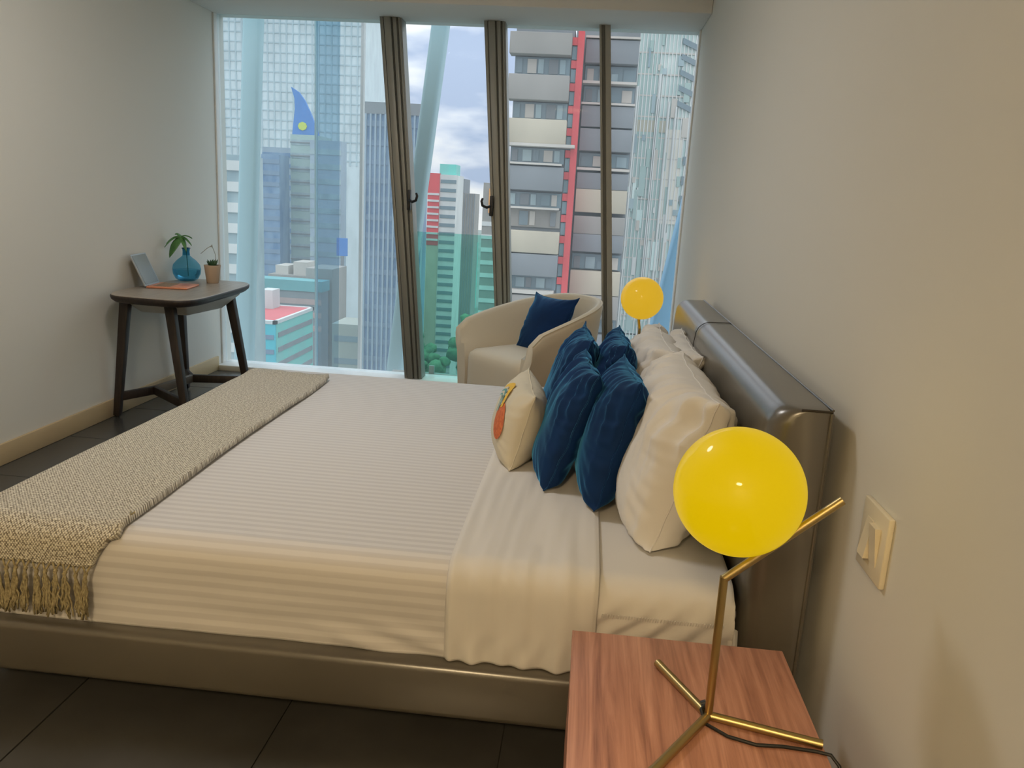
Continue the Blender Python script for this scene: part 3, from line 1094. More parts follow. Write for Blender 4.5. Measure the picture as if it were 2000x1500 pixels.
def throw_mesh():
    ys = ypath(.032, .392, .40, 10, 10, 96)
    ys = [p for p in ys if p[0] < 3.73 and not (p[0] > 3.0 and p[1] < MZ)]
    nx = 40
    nv = len(ys)
    P = np.zeros((nx, nv, 3))
    UV = np.zeros((nx, nv, 2))
    for j, (y, z, s) in enumerate(ys):
        f = (y - MY0) / (3.73 - MY0)
        xl = -1.592 + .004 * math.sin(y * 5)
        xr = -1.165 - .035 * f + .006 * math.sin(y * 4.2)
        if z < .48 and y < MY0 + .1:
            xr = -1.165 - .055 * min(1, (.502 - z) / .11)
        for i in range(nx):
            q = i / (nx - 1)
            x = xl + (xr - xl) * q
            yy = y
            if f > .93:
                yy = y - .07 * q * (f - .93) / .07
            zz = z
            # rolled, doubled edge
            zz += .010 * math.exp(-((1 - q) / .07) ** 2) if y > MY0 else 0
            P[i, j] = (x, yy, zz)
            UV[i, j] = (x, s)
    N = grid_normals(P)
    for i in range(nx):
        for j in range(nv):
            x, y, z = P[i, j]
            k = .006 * nz3(x * 5, y * 2.2, 1) + .004 * nz3(x * 12, y * 3, 7) + .006 * (math.exp(-((y - 3.66) / .05) ** 2)) * (1 + nz3(x * 14, 2, 2))
            P[i, j] += N[i, j] * k
            P[i, j][2] = P[i, j][2]
    o = grid_mesh('blanket', P, THROW, throw, .02)
    uvl = o.data.uv_layers.new(name='UVMap')
    idx = np.zeros(len(o.data.loops), dtype=int)
    o.data.loops.foreach_get('vertex_index', idx)
    uvl.data.foreach_set('uv', UV.reshape(-1, 2)[idx].ravel())
    return P


TP = throw_mesh()
# tassels along the hanging end, each a knotted bunch of yarn
for k in range(14):
    x = -1.585 + k * .0275
    y0, z0 = MY0 - .038, .400 - .003 * math.sin(k * 1.7)
    V, Fc = [], []

    def add(g):
        b0 = len(V)
        V.extend(g[0])
        Fc.extend([tuple(b0 + q for q in f) for f in g[1]])
    knot = (x + random.uniform(-.003, .003), y0 - .004, z0 - .022)
    add(tube_geo([(x - .010, y0, z0), (x - .004, y0 - .004, z0 - .012), knot], .0028, 6))
    add(tube_geo([(x + .010, y0, z0), (x + .004, y0 - .004, z0 - .012), knot], .0028, 6))
    add(tube_geo([(knot[0], knot[1], knot[2] + .006), knot, (knot[0], knot[1], knot[2] - .006)], [.003, .0062, .003], 8))
    lean = random.uniform(-.014, .012)
    for q in range(14):
        a = random.uniform(0, 6.28)
        rr_ = random.uniform(.002, .017)
        ln = random.uniform(.095, .128)
        pts = []
        for w in range(7):
            f = w / 6
            pts.append((knot[0] + rr_ * math.cos(a) * f ** .6 + lean * f + .0025 * math.sin(f * 17 + q * 2.1 + k),
                        knot[1] - .002 + .005 * math.sin(a) * f - .003 * math.cos(f * 13 + q), knot[2] - ln * f))
        add(tube_geo(pts, .0025, 5))
    mesh('tassel', V, Fc, TASSEL, throw, smooth=True)
tube('loose_thread', [(-1.168, 1.905, .512), (-1.160, 1.89, .509), (-1.152, 1.893, .514), (-1.146, 1.885, .520)], .0022, TASSEL, throw, 6)


# ------------------------------------------------------------------ cushions
def pillow_geo(w, h, t, n=40, pinch=.07, wr=.006, seed=0, power=2.4, fall=.55, ears=.02, crease=0.0):
    """local: x across, z up (centre 0), y thickness; returns verts, faces"""
    us = np.sin(np.linspace(-1, 1, n) * math.pi / 2)
    us = .45 * np.linspace(-1, 1, n) + .55 * us
    V, idx = [], {}
    for sgn in (1, -1):
        for i, u in enumerate(us):
            for j, v in enumerate(us):
                edge = i in (0, n - 1) or j in (0, n - 1)
                if sgn < 0 and edge:
                    idx[(sgn, i, j)] = idx[(1, i, j)]
                    continue
                au, av = abs(u), abs(v)
                th = ((1 - au ** power) * (1 - av ** power)) ** fall * t / 2
                x = u * w / 2 * (1 - pinch * (1 - v * v) * au ** 3 + ears * (au * av) ** 6)
                z = v * h / 2 * (1 - pinch * (1 - u * u) * av ** 3 + ears * (au * av) ** 6)
                rim = max(au, av) ** 3
                an = math.atan2(v, u)
                ww = wr * (nz3(x * 9 + seed, z * 9, seed * 1.7 + sgn) * .9 + rim * (nz3(math.cos(an) * 7 + seed, math.sin(an) * 7, sgn * 2 + max(au, av) * 1.2)) * 1.8)
                if crease:
                    # sharp creases running over the top and down from the seams
                    up = max(0.0, min(1.0, (v + .1) / .7)) + .5 * max(0.0, au - .6) / .4
                    c1 = 1 - abs(nz3(x * 24 + seed + 2.5 * z, z * 4.0, seed * .7)) * 2.4
                    c2 = 1 - abs(nz3(x * 11 - 2 * z, z * 9 + seed, 3.3 + sgn)) * 2.2
                    ww += crease * up * (.8 * c1 + .6 * c2 - .7)
                y = sgn * (th + ww * min(1, th / (t * .12)))
                if edge:
                    y = wr * 1.1 * nz3(x * 14, z * 14, seed + 9)
                idx[(sgn, i, j)] = len(V)
                V.append((x, y, z))
    Fc = []
    for sgn in (1, -1):
        for i in range(n - 1):
            for j in range(n - 1):
                q = (idx[(sgn, i, j)], idx[(sgn, i + 1, j)], idx[(sgn, i + 1, j + 1)], idx[(sgn, i, j + 1)])
                Fc.append(q if sgn < 0 else q[::-1])
    rim = [idx[(1, i, 0)] for i in range(n)] + [idx[(1, n - 1, j)] for j in range(1, n)] + [idx[(1, i, n - 1)] for i in range(n - 2, -1, -1)] + [idx[(1, 0, j)] for j in range(n - 2, 0, -1)]
    return V, Fc, rim


def cushion(name, label, cat, group, m, size, loc, facing, tilt, roll=0, seam=None, seed=0, rest=None, **kw):
    """facing: heading (deg) of the front face in plan; tilt: leaning back (deg); loc: centre"""
    w, h, t = size
    V, Fc, rim = pillow_geo(w, h, t, seed=seed, **kw)
    root = empty(name, loc, label, cat, group)
    d = math.radians(facing)
    # local -y is the front; rotate about z so that -y points to the heading
    root.rotation_euler = (Matrix.Rotation(d + math.pi / 2, 3, 'Z') @ Matrix.Rotation(math.radians(-tilt), 3, 'X') @ Matrix.Rotation(math.radians(roll), 3, 'Y')).to_euler()
    if rest is not None:
        # the lower edge is squashed flat where the cushion sits
        Rm = root.rotation_euler.to_matrix()
        Ri = Rm.transposed()
        lc = Vector(loc)
        V2 = []
        for p in V:
            q = Rm @ Vector(p) + lc
            if q.z < rest + .03:
                d = rest + .03 - q.z
                q.z = rest + .03 - .03 * (1 - math.exp(-d / .03))
            V2.append(tuple(Ri @ (q - lc)))
        V = V2
    mesh('cover', V, Fc, m, root, smooth=True, local=True)
    pts = [V[i] for i in rim] + [V[rim[0]]]
    tube('seam', pts, .0022 if seam is None else seam[1], m if seam is None else seam[0], root, 6, local=True)
    return root


G1 = 'white bed pillows'
WK = dict(n=80, power=3.2, fall=.42, crease=.028, rest=.478)
cushion('bed_pillow', 'white pillow against the headboard at the far lamp side, mostly hidden by another', 'pillow', G1, PILLOWM, (.68, .42, .15), (.395, 3.24, .655), 180, 12, seed=12, wr=.007, **WK)
cushion('bed_pillow', 'large plump white pillow nearest the camera, corner beside the yellow globe', 'pillow', G1, PILLOWM, (.74, .475, .26), (.283, 2.40, .668), 181, 17, seed=13, wr=.008, pinch=.045, ears=.03, **WK)
cushion('bed_pillow', 'wrinkled white pillow between the far blue cushions and the headboard', 'pillow', G1, PILLOWM, (.72, .455, .21), (.268, 3.17, .664), 180, 16, seed=14, wr=.008, **WK)
G2 = 'blue velvet cushions on the bed'
VK = dict(n=72, power=2.8, fall=.48, crease=.013, pinch=.05, rest=.492)
cushion('velvet_cushion', 'near blue velvet cushion touching the big white pillow', 'cushion', G2, VELVET, (.43, .425, .168), (.109, 2.46, .680), 184, 14, seed=21, wr=.008, ears=.03, **VK)
cushion('velvet_cushion', 'near blue velvet cushion behind the cream embroidered one', 'cushion', G2, VELVET, (.43, .42, .145), (-.034, 2.60, .672), 186, 20, seed=22, wr=.008, ears=.03, **VK)
cushion('velvet_cushion', 'far blue velvet cushion next to the white pillows', 'cushion', G2, VELVET, (.43, .43, .16), (.106, 3.03, .683), 182, 13, seed=23, wr=.009, ears=.06, **VK)
cushion('velvet_cushion', 'far blue velvet cushion nearest the armchair, with one pointed corner up', 'cushion', G2, VELVET, (.43, .43, .15), (-.048, 3.12, .682), 184, 19, seed=24, wr=.008, ears=.07, **VK)
CREAM = mat('cream_canvas', lin(208, 200, 180), .9, bump=(420, .15, (1, 1, 1), .0008))
cc = cushion('embroidered_cushion', 'small cream cushion with embroidered orange oval and coloured arcs', 'cushion', None, CREAM, (.46, .29, .19), (-.203, 2.78, .609), 187, 14, seed=31, wr=.005, pinch=.05, ears=.03, n=56, crease=.007, rest=.488)


def patch(root, name, w, h, t, poly, m, lift=.0045, power=2.4, fall=.55):
    """embroidered patch following the front of a cushion; poly: list of (x, z) outline + centre fan"""
    def sy(x, z):
        au, av = min(abs(2 * x / w), .999), min(abs(2 * z / h), .999)
        return -(((1 - au ** power) * (1 - av ** power)) ** fall * t / 2 + lift)
    cx = sum(p[0] for p in poly) / len(poly)
    cz = sum(p[1] for p in poly) / len(poly)
    n = len(poly)
    V = [(cx, sy(cx, cz), cz)]
    for k in (.33, .66, 1.0):
        for (x, z) in poly:
            xx, zz = cx + (x - cx) * k, cz + (z - cz) * k
            V.append((xx, sy(xx, zz) + (.003 if k == 1.0 else 0), zz))
    Fc = [(0, 1 + i, 1 + (i + 1) % n) for i in range(n)]
    for q in range(2):
        for i in range(n):
            Fc.append((1 + q * n + i, 1 + (q + 1) * n + i, 1 + (q + 1) * n + (i + 1) % n, 1 + q * n + (i + 1) % n))
    return mesh(name, V, Fc, m, root, smooth=True, local=True)


EMB_O = mat('orange_embroidery', lin(214, 120, 74), .9, var=(90, lin(190, 96, 60)), bump=(300, .5, (1, 1, 1), .002))
EMB_Y = mat('yellow_embroidery', lin(226, 184, 72), .9, bump=(300, .5, (1, 1, 1), .002))
EMB_T = mat('teal_embroidery', lin(92, 150, 150), .9, bump=(300, .5, (1, 1, 1), .002))
ov = [(.125 + .048 * math.cos(a) - .014 * math.sin(a), .008 + .062 * math.sin(a)) for a in np.linspace(0, 2 * math.pi, 25)[:-1]]
patch(cc, 'orange_oval', .46, .29, .19, ov, EMB_O, .006)


def arc_patch(nm, cx, cz, r0, r1, a0, a1, m):
    A = np.linspace(math.radians(a0), math.radians(a1), 14)
    pts = [(cx + r1 * math.cos(a), cz + r1 * math.sin(a)) for a in A] + [(cx + r0 * math.cos(a), cz + r0 * math.sin(a)) for a in A[::-1]]
    w, h, t = .46, .29, .19
    V = []
    for (x, z) in pts:
        au, av = min(abs(2 * x / w), .999), min(abs(2 * z / h), .999)
        V.append((x, -(((1 - au ** 2.4) * (1 - av ** 2.4)) ** .55 * t / 2 + .0065), z))
    n = 14
    Fc = [(i, i + 1, 2 * n - 2 - i, 2 * n - 1 - i) for i in range(n - 1)]
    mesh(nm, V, Fc, m, cc, smooth=True, local=True)


arc_patch('yellow_arc', .02, .02, .088, .106, 20, 130, EMB_Y)
arc_patch('teal_arc', .02, .02, .070, .079, 10, 130, EMB_T)
arc_patch('teal_arc', .02, .02, .054, .060, 5, 130, EMB_T)

# ------------------------------------------------------------------ bedside tables


def nightstand(y0, y1, label):
    x0, x1 = .028, .508
    n = empty('bedside_table', ((x0 + x1) / 2, (y0 + y1) / 2, 0), label, 'bedside table', 'walnut bedside tables')
    box('top', x0, x1, y0, y1, .385, .41, WALNUT, n, bev=.0012, seg=2)
    box('body', x0 + .02, x1, y0 + .004, y1 - .004, .10, .385, WALNUT, n, bev=.001)
    for a, b in ((.112, .236), (.244, .376)):
        box('drawer', x0 + .002, x0 + .022, y0 + .008, y1 - .008, a, b, WALNUT, n, bev=.001)
    for x in (x0 + .05, x1 - .05):
        for y in (y0 + .05, y1 - .05):
            box('leg', x - .015, x + .015, y - .015, y + .015, 0, .102, DARKW, n, bev=.002)
    return n


nightstand(1.215, 1.70, 'walnut bedside table in the foreground, under the near globe lamp')
nightstand(4.26, 4.745, 'walnut bedside table on the window side of the bed, under the far lamp')


def globe_lamp(bx, by, bz, col, strength, label, cord=True, rz=0.0):
    L = empty('globe_lamp', (bx, by, bz), label, 'lamp', 'brass bedside globe lamps')
    r = .0088
    # base: three rods meeting at the stem
    c = Vector((bx, by, bz + r))
    for (tx, ty) in ((-.084, .167), (.203, -.052), (-.125, -.185)):
        d = Vector((tx, ty, 0))
        tube('base_rod', [c, c + d * .5, c + d], r, BRASS, L, 16)
        e = c + d
        tube('end_cap', [e - d.normalized() * .012, e + d.normalized() * .0012], r * 1.04, BRASS, L, 16)
    top = Vector((bx - .002, by, bz + .300))
    tube('stem', [c, c + (top - c) * .5, top + Vector((0, 0, .004))], r * .92, BRASS, L, 16)
    tip = Vector((bx + .190, by, bz + .474))
    tube('arm', [top, top + (tip - top) * .5, tip], r * .92, BRASS, L, 16)
    gc = Vector((bx + .0055, by, bz + .4745))
    R = .118
    bm = bmesh.new()
    bmesh.ops.create_uvsphere(bm, u_segments=64, v_segments=40, radius=R)
    me = bpy.data.meshes.new('globe')
    bm.to_mesh(me)
    bm.free()
    me.polygons.foreach_set('use_smooth', [True] * len(me.polygons))
    m = emit('lit_globe_glass', col, strength, True)
    g = link('globe', me, m, L)
    g.location = gc - chain(L)
    # small collar where the globe meets the arm
    ad = (tip - top).normalized()
    pr = top + ad * ((gc - top).dot(ad))
    dr = (gc - pr).normalized()
    tube('collar', [pr, pr + dr * .022], .011, BRASS, L, 14)
    if cord:
        z = bz + .004
        tube('cord', [(bx - .006, by + .012, bz + .024), (bx - .014, by + .004, bz + .018), (bx - .008, by - .02, z), (bx + .03, by - .052, z), (bx + .08, by - .068, z), (bx + .13, by - .064, z), (bx + .19, by - .068, z), (bx + .214, by - .074, z),
                      (bx + .226, by - .09, z - .01), (bx + .229, by - .11, z - .05), (bx + .229, by - .12, z - .2)], .0036, BLACKC, L, 8)
        tube('cord_knot', [(bx - .013, by + .016, bz + .022), (bx - .004, by + .016, bz + .026)], .006, BLACKC, L, 8)
    L.rotation_euler = (0, 0, rz)
    return L


globe_lamp(.300, 1.414, .41, (1.0, .665, .0, 1), .63, 'brass lamp with big yellow globe on the foreground bedside table')
globe_lamp(.316, 4.50, .41, (1.0, .60, .03, 1), .62, 'brass lamp with small-looking amber globe beyond the bed, before the window', cord=False, rz=math.radians(97))

# light switch on the right wall
sw = empty('light_switch', (XR, 1.602, .735), 'cream double light switch on the wall above the bedside table', 'light switch')
box('plate', XR - .012, XR, 1.532, 1.674, .661, .810, PLASTW, sw, bev=.0025)
for a, b, fl in ((1.606, 1.642, 1), (1.564, 1.600, -1)):
    v = [(XR - .012, a, .694), (XR - .012, b, .694), (XR - .012, b, .776), (XR - .012, a, .776)]
    t0, t1 = (.014, .022) if fl < 0 else (.022, .014)
    # rocker: one edge pressed in
    v2 = [(XR - t1, a, .694), (XR - t1, b, .694), (XR - t0 - (.003 if fl < 0 else 0), b, .776), (XR - t0 - (.003 if fl < 0 else 0), a, .776)]
    if fl < 0:
        v2 = [(XR - .0135, a, .694), (XR - .0135, b, .694), (XR - .024, b, .776), (XR - .024, a, .776)]
    else:
        v2 = [(XR - .024, a, .694), (XR - .024, b, .694), (XR - .0135, b, .776), (XR - .0135, a, .776)]
    mesh('rocker', v + v2, [(0, 1, 2, 3), (4, 7, 6, 5), (0, 4, 5, 1), (1, 5, 6, 2), (2, 6, 7, 3), (3, 7, 4, 0)], PLASTW, sw)

# ------------------------------------------------------------------ desk
desk = empty('writing_desk', (-2.44, 4.68, 0), 'dark wooden writing desk with rounded top against the left wall', 'desk')


def desk_outline(inset=0, n=96):
    P = []
    cx, cy, a, b = -2.437, 4.685, .275 - inset, .52 - inset
    for k in range(n):
        t = 2 * math.pi * k / n
        c, s = math.cos(t), math.sin(t)
        e = 2 / 4.6
        x = a * math.copysign(abs(c) ** e, c)
        y = b * math.copysign(abs(s) ** e, s)
        P.append((cx + x + .035 * (-(y / b)) * (1 if x > 0 else .25), cy + y - .03 * (x / a) * (1 if y < 0 else -.3)))
    return P


def desk_top():
    n = 96
    prof = [(.05, .697), (.02, .703), (.004, .718), (0, .733), (.001, .739), (.005, .7425)]
    V, Fc = [], []
    for ins, z in prof:
        V += [(p[0], p[1], z) for p in desk_outline(ins, n)]
    m = len(prof)
    for i in range(m - 1):
        for k in range(n):
            Fc.append((i * n + k, i * n + (k + 1) % n, (i + 1) * n + (k + 1) % n, (i + 1) * n + k))
    Fc.append(tuple(range(n))[::-1])
    o = mesh('edge', V, Fc, DARKW, desk, smooth=True)
    V = [(p[0], p[1], .7425) for p in desk_outline(.005, n)] + [(p[0], p[1], .7450) for p in desk_outline(.008, n)]
    Fc = [tuple(range(n, 2 * n))] + [(k, (k + 1) % n, n + (k + 1) % n, n + k) for k in range(n)] + [tuple(range(n))[::-1]]
    mesh('table_top', V, Fc, DESKTOP, desk)


desk_top()


def beam(name, a, b, w0, d0, w1, d1, m, parent, upx=(1, 0, 0), bev=.003):
    """tapered rectangular bar from a to b; w along upx, d across"""
    a, b = Vector(a), Vector(b)
    t = (b - a).normalized()
    ux = Vector(upx)
    ux = (ux - t * ux.dot(t)).normalized()
    uy = t.cross(ux)
    V = []
    for p, w, d in ((a, w0, d0), (b, w1, d1)):
        for sx, sy in ((-1, -1), (1, -1), (1, 1), (-1, 1)):
            V.append(tuple(p + ux * sx * w / 2 + uy * sy * d / 2))
    o = mesh(name, V, BOXF, m, parent)
    if bev:
        bevel_obj(o, bev, 2)
    return o


feet = [(-2.700, 4.325), (-2.238, 4.262), (-2.178, 4.985), (-2.660, 5.075)]
tops = [(-2.640, 4.375), (-2.362, 4.350), (-2.262, 4.905), (-2.640, 4.995)]
legs = []
for (f, t_) in zip(feet, tops):
    lg = beam('leg', (f[0], f[1], .012), (t_[0], t_[1], .70), .038, .034, .054, .046, DARKW, desk)
    legs.append((Vector((f[0], f[1], .012)), Vector((t_[0], t_[1], .70))))
    lathe('foot_pad', [(.012, 0), (.012, .014)], (f[0], f[1], 0), BLACKC, lg, 12)


def on_leg(k, z):
    a, b = legs[k]
    return a + (b - a) * ((z - a.z) / (b.z - a.z))


zb = .125
j1, j2 = Vector((-2.585, 4.545, zb)), Vector((-2.53, 4.90, zb))
for k, j in ((0, j1), (1, j1), (2, j2), (3, j2)):
    beam('brace', on_leg(k, zb), j, .05, .028, .05, .028, DARKW, desk, upx=(0, 0, 1), bev=.002)
beam('stretcher', j1, j2, .05, .03, .05, .03, mat('weathered_stretcher_wood', lin(110, 103, 94), .5, bump=(40, .06)), desk, upx=(0, 0, 1), bev=.002)
# shallow drawer tray under the top with slanted ends
v = [(-2.61, 4.47, .615), (-2.31, 4.45, .615), (-2.27, 4.82, .615), (-2.57, 4.84, .615), (-2.64, 4.34, .698), (-2.25, 4.31, .698), (-2.205, 4.97, .698), (-2.60, 4.99, .698)]
dr = bevel_obj(mesh('drawer_tray', v, BOXF, DRAWERM, desk), .012, 3)
# laptop
lt = empty('laptop', (-2.53, 4.70, .745), 'open silver laptop with copper keyboard deck on the desk', 'laptop')
box('base', -2.645, -2.405, 4.585, 4.815, .746, .757, COPPER, lt, bev=.003)
V, Fc = [], []
for i in range(5):
    for j in range(9):
        xa, ya, b0 = -2.613 + i * .0205, 4.607 + j * .0218, len(V)
        V += [(xa, ya, .757), (xa + .017, ya, .757), (xa + .017, ya + .018, .757), (xa, ya + .018, .757), (xa, ya, .7586), (xa + .017, ya, .7586), (xa + .017, ya + .018, .7586), (xa, ya + .018, .7586)]
        Fc += [tuple(b0 + q for q in f) for f in BOXF]
mesh('keyboard', V, Fc, KEYS, lt)['kind'] = 'stuff'
box('trackpad', -2.485, -2.425, 4.675, 4.775, .757, .7578, mat('copper_trackpad', lin(214, 136, 104), .3, .2, bump=(200, .02)), lt, bev=.0003)
ld = mesh('lid', [(-2.647, 4.585, .757), (-2.647, 4.815, .757), (-2.727, 4.815, .938), (-2.727, 4.585, .938), (-2.6535, 4.585, .7545), (-2.6535, 4.815, .7545), (-2.7335, 4.815, .9355), (-2.7335, 4.585, .9355)],
          [(0, 1, 2, 3), (4, 7, 6, 5), (0, 4, 5, 1), (1, 5, 6, 2), (2, 6, 7, 3), (3, 7, 4, 0)], SILVER, lt)
mesh('screen', [(-2.6485, 4.597, .765), (-2.6485, 4.803, .765), (-2.7225, 4.803, .932), (-2.7225, 4.597, .932), (-2.6495, 4.597, .765), (-2.6495, 4.803, .765), (-2.7235, 4.803, .932), (-2.7235, 4.597, .932)],
     [(0, 1, 2, 3), (4, 7, 6, 5), (0, 4, 5, 1), (1, 5, 6, 2), (2, 6, 7, 3), (3, 7, 4, 0)], SCREENM, ld)
lt.rotation_euler = (0, 0, math.radians(9))
tube('hinge', [(-2.649, 4.63, .757), (-2.649, 4.78, .757)], .004, SILVER, lt, 10)

# blue glass vase with a monstera leaf
GB = bpy.data.materials.new('blue_vase_glass')
GB.use_nodes = True
_t = GB.node_tree
_t.nodes.clear()
_o = _t.nodes.new('ShaderNodeOutputMaterial')
_a = _t.nodes.new('ShaderNodeBsdfTransparent')
_a.inputs['Color'].default_value = (.50, .78, .88, 1)
_b = _t.nodes.new('ShaderNodeBsdfPrincipled')
_b.inputs['Base Color'].default_value = lin(40, 130, 175)
_b.inputs['Roughness'].default_value = .05
_m = _t.nodes.new('ShaderNodeMixShader')
_m.inputs['Fac'].default_value = .30
_n = _t.nodes.new('ShaderNodeTexNoise')
_n.inputs['Scale'].default_value = 9
_mr = _t.nodes.new('ShaderNodeMapRange')
_mr.inputs['To Min'].default_value = .14
_mr.inputs['To Max'].default_value = .26
_t.links.new(_n.outputs['Fac'], _mr.inputs['Value'])
_t.links.new(_mr.outputs[0], _m.inputs['Fac'])
_t.links.new(_a.outputs[0], _m.inputs[1])
_t.links.new(_b.outputs[0], _m.inputs[2])
_t.links.new(_m.outputs[0], _o.inputs['Surface'])
VX, VY = -2.628, 5.075
vz = .745
vase = empty('glass_vase', (VX, VY, vz), 'round blue glass vase with water and one leaf, on the desk', 'vase')
lathe('body', [(.050, .001), (.070, .012), (.086, .045), (.089, .075), (.083, .104), (.060, .132), (.037, .150), (.024, .162), (.022, .19), (.025, .21), (.022, .21), (.019, .19), (.021, .166)], (VX, VY, vz), GB, vase, 40)
WAT = glass('blue_water', (.66, .86, .92, 1), .8)
lathe('water', [(.045, .008), (.066, .018), (.081, .045), (.084, .070), (.082, .072)], (VX, VY, vz), WAT, vase, 36)
lathe('neck_ring', [(.0255, .206), (.028, .21), (.0255, .214), (.0225, .21)], (VX, VY, vz), mat('deep_blue_glass', lin(22, 84, 130), .08, bump=(50, .02)), vase, 28)
tube('leaf_stem', [(VX + .01, VY, vz + .03), (VX + .004, VY - .004, vz + .2), (VX - .006, VY - .01, vz + .25), (VX - .02, VY - .02, vz + .285)], .0028, SUCC, vase, 8)


def lobe(p0, d, ln, w, droop, nm='leaf_lobe'):
    """one long curved lobe of the split leaf"""
    d = Vector(d).normalized()
    sd = d.cross(Vector((0, 0, 1)))
    sd = sd.normalized() if sd.length > .1 else Vector((1, 0, 0))
    P = np.zeros((9, 5, 3))
    for i in range(9):
        f = i / 8
        ww = w * math.sin(math.pi * min(1, .12 + f * .88)) ** .7 * (1 - .25 * f)
        c = Vector(p0) + d * ln * f + Vector((0, 0, -droop * f * f))
        for j in range(5):
            g = j / 4 * 2 - 1
            q = c + sd * ww * g + Vector((0, 0, -.006 * g * g))
            P[i, j] = q
    return grid_mesh(nm, P, LEAFG, vase, .0012)


h = (VX - .022, VY - .02, vz + .287)
lobe(h, (-.25, -.75, -.55), 0.122, 0.040, 0.060)
lobe(h, (-1, -.2, .25), 0.095, 0.018, 0.072)
lobe(h, (-.85, -.4, -.05), 0.100, 0.015, 0.066)
lobe(h, (-.6, .2, .7), 0.073, 0.019, 0.042)
lobe(h, (.8, .1, .45), 0.083, 0.018, 0.048)
lobe(h, (.9, -.2, .1), 0.083, 0.016, 0.060)
lobe(h, (.55, -.5, -.2), 0.088, 0.018, 0.066)
# potted succulent
PX, PY = -2.432, 5.035
pot = empty('potted_succulent', (PX, PY, .745), 'small succulent in a beige clay pot on the desk', 'potted plant')
lathe('pot', [(.036, 0), (.038, .002), (.050, .098), (.053, .112), (.052, .116), (.047, .116), (.045, .104)], (PX, PY, .745), POTM, pot, 32)
lathe('soil', [(.045, .10), (.045, .106)], (PX, PY, .745), SOIL, pot, 24)
for k in range(12):
    a = k * 2.4
    ti = .25 + .05 * (k % 5)
    ln = .045 + .004 * (k % 4)
    d = Vector((math.cos(a) * ti * 1.6, math.sin(a) * ti * 1.6, 1)).normalized()
    b0 = Vector((PX + .009 * math.cos(a), PY + .009 * math.sin(a), .745 + .104))
    tube('leaf', [b0, b0 + d * ln * .4, b0 + d * ln * .8, b0 + d * ln], [.0065, .0075, .004, .0006], SUCC, pot, 7)
tube('flower_stalk', [(PX + .012, PY, .85), (PX + .024, PY + .002, .895), (PX + .022, PY + .002, .93), (PX + .008, PY, .968), (PX - .002, PY, .985), (PX - .03, PY, .968), (PX - .075, PY - .002, .93)], .0022, TWIG, pot, 7)
tube('bud', [(PX - .006, PY, .976), (PX + .001, PY, .988), (PX + .006, PY, .975)], [.003, .006, .002], TWIG, pot, 8)

# ------------------------------------------------------------------ armchair
ax, ay = -.555, 4.862
fd = Vector((-.688, -.726, 0))
ang = math.atan2(fd.y, fd.x) + math.pi / 2          # local -y is the front
arm = empty('tub_armchair', (ax - fd.x * .40, ay - fd.y * .40, 0), 'cream fabric tub armchair in front of the window', 'armchair', rz=ang)


def tub():
    W, D = .365, .40
    n = 72
    V, Fc = [], []
    nprof = 0
    for k in range(n + 1):
        t = k / n
        # plan path: straight arms, round back
        a = math.pi * (1 - t)
        s = (t - .5) * 2
        ph = math.pi / 2 * s
        e = 2 / 2.7
        cx = W * math.copysign(abs(math.sin(ph)) ** e, ph)
        cyk = abs(math.cos(ph)) ** e
        y = -D + (2 * D) * cyk
        x = cx
        # outward direction
        tx, ty = x / W, max(0.0, (y + .05) / D)
        nl = math.hypot(tx, ty)
        ox, oy = tx / nl, ty / nl
        back = cyk
        zr = .585 + .195 * (back ** .8)
        zr -= .03 * max(0, 1 - back / .08) ** 2
        th = .085 - .012 * back
        prof = []
        fl = .03 + .035 * back
        # outside bottom -> outside top -> rim -> inside top -> inside bottom
        prof.append((-.045, .06))
        prof.append((-.03, .2))
        prof.append((-.012, .4))
        prof.append((.0 + fl * .2, zr - .10))
        prof.append((fl * .35, zr - .035))
        prof.append((fl * .35 - .006, zr - .010))
        prof.append((fl * .35 - .022, zr))
        prof.append((fl * .35 - .040, zr - .008))
        prof.append((fl * .35 - .050, zr - .03))
        prof.append((-.055, zr - .10))
        prof.append((-th, .46))
        prof.append((-th - .02, .30))
        prof.append((-th - .02, .06))
        nprof = len(prof)
        for (o, z) in prof:
            V.append((x + ox * o, y + oy * o, z))
    for i in range(n):
        for j in range(nprof):
            Fc.append((i * nprof + j, i * nprof + (j + 1) % nprof, (i + 1) * nprof + (j + 1) % nprof, (i + 1) * nprof + j))
    Fc.append(tuple(range(nprof)))
    Fc.append(tuple(range(n * nprof, (n + 1) * nprof))[::-1])
    o = mesh('shell', V, Fc, CHAIRF, arm, smooth=True, local=True)
    o.data.set_sharp_from_angle(angle=math.radians(70))
    # piping along the rim
    tube('piping', [V[i * nprof + 5] for i in range(n + 1)], .004, CHAIRF, o, 7, local=True)


tub()


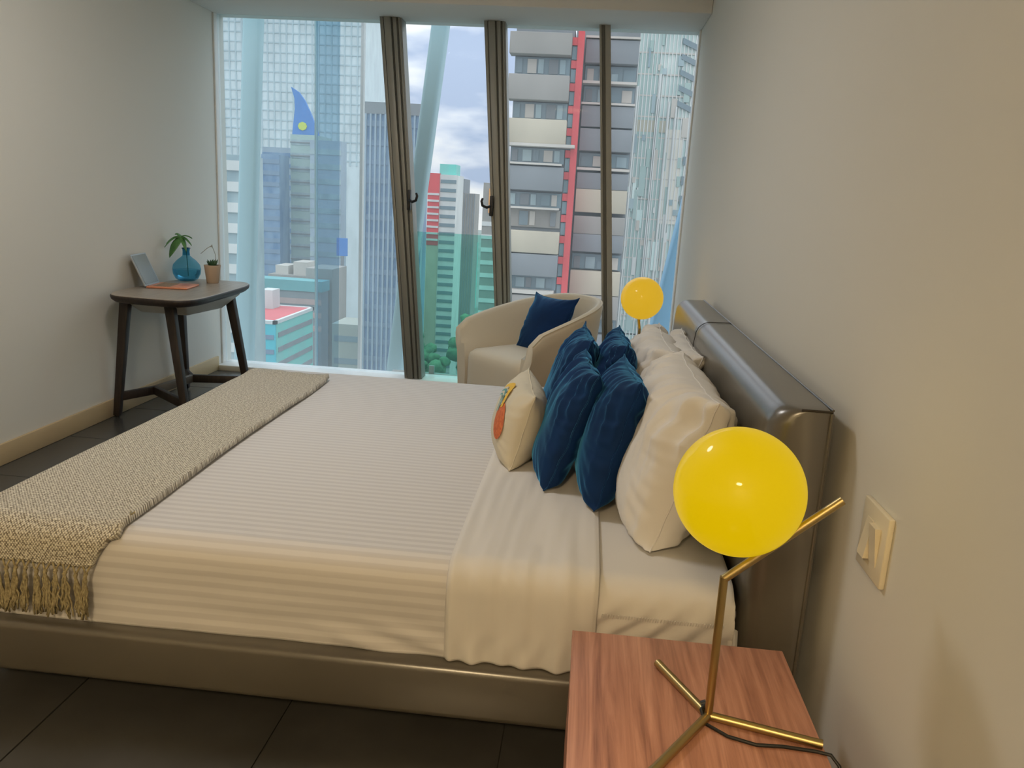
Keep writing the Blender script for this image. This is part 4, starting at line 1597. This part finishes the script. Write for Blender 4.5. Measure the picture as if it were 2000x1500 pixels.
def soft_block(name, x0, x1, y0, y1, z0, z1, r, m, parent, bulge=.015):
    bm = bmesh.new()
    bmesh.ops.create_cube(bm, size=1)
    bmesh.ops.subdivide_edges(bm, edges=list(bm.edges), cuts=11, use_grid_fill=True)
    cx, cy, cz = (x0 + x1) / 2, (y0 + y1) / 2, (z0 + z1) / 2
    hx, hy, hz = (x1 - x0) / 2, (y1 - y0) / 2, (z1 - z0) / 2
    for v in bm.verts:
        p = Vector((v.co.x * 2 * hx, v.co.y * 2 * hy, v.co.z * 2 * hz))
        q = Vector((max(-hx + r, min(hx - r, p.x)), max(-hy + r, min(hy - r, p.y)), max(-hz + r, min(hz - r, p.z))))
        d = p - q
        if d.length > 1e-6:
            p = q + d.normalized() * r if d.length > r or True else p
        if v.co.z > .49:
            p.z += bulge * math.cos(v.co.x * math.pi) * math.cos(v.co.y * math.pi)
        v.co = (cx + p.x, cy + p.y, cz + p.z)
    me = bpy.data.meshes.new(name)
    bm.to_mesh(me)
    bm.free()
    me.polygons.foreach_set('use_smooth', [True] * len(me.polygons))
    return link(name, me, m, parent)


soft_block('seat', -.265, .265, -.405, .26, .07, .432, .06, CHAIRF, arm)
for x, y in ((-.25, -.28), (.25, -.28), (-.22, .26), (.22, .26)):
    lathe('foot', [(.014, 0), (.02, .075)], (0, 0, 0), DARKW, arm, 14).location = (x, y, 0)
cushion('velvet_cushion', 'blue velvet cushion propped in the cream armchair', 'cushion', 'blue velvet cushion on the armchair', VELVET, (.42, .40, .15), (-.243, 5.135, .600), math.degrees(math.atan2(fd.y, fd.x)) - 6, 24, roll=-2, seed=41, wr=.007, pinch=.08, ears=.07)

SC.cycles.use_denoising = True
SC.cycles.max_bounces = 7
SC.cycles.diffuse_bounces = 4
SC.cycles.glossy_bounces = 3
SC.cycles.transmission_bounces = 4
SC.cycles.use_light_tree = False
SC.cycles.use_adaptive_sampling = True
SC.cycles.adaptive_threshold = .04
SC.cycles.caustics_reflective = False
SC.cycles.caustics_refractive = False
SC.cycles.transparent_max_bounces = 16
SC.cycles.sample_clamp_indirect = 6
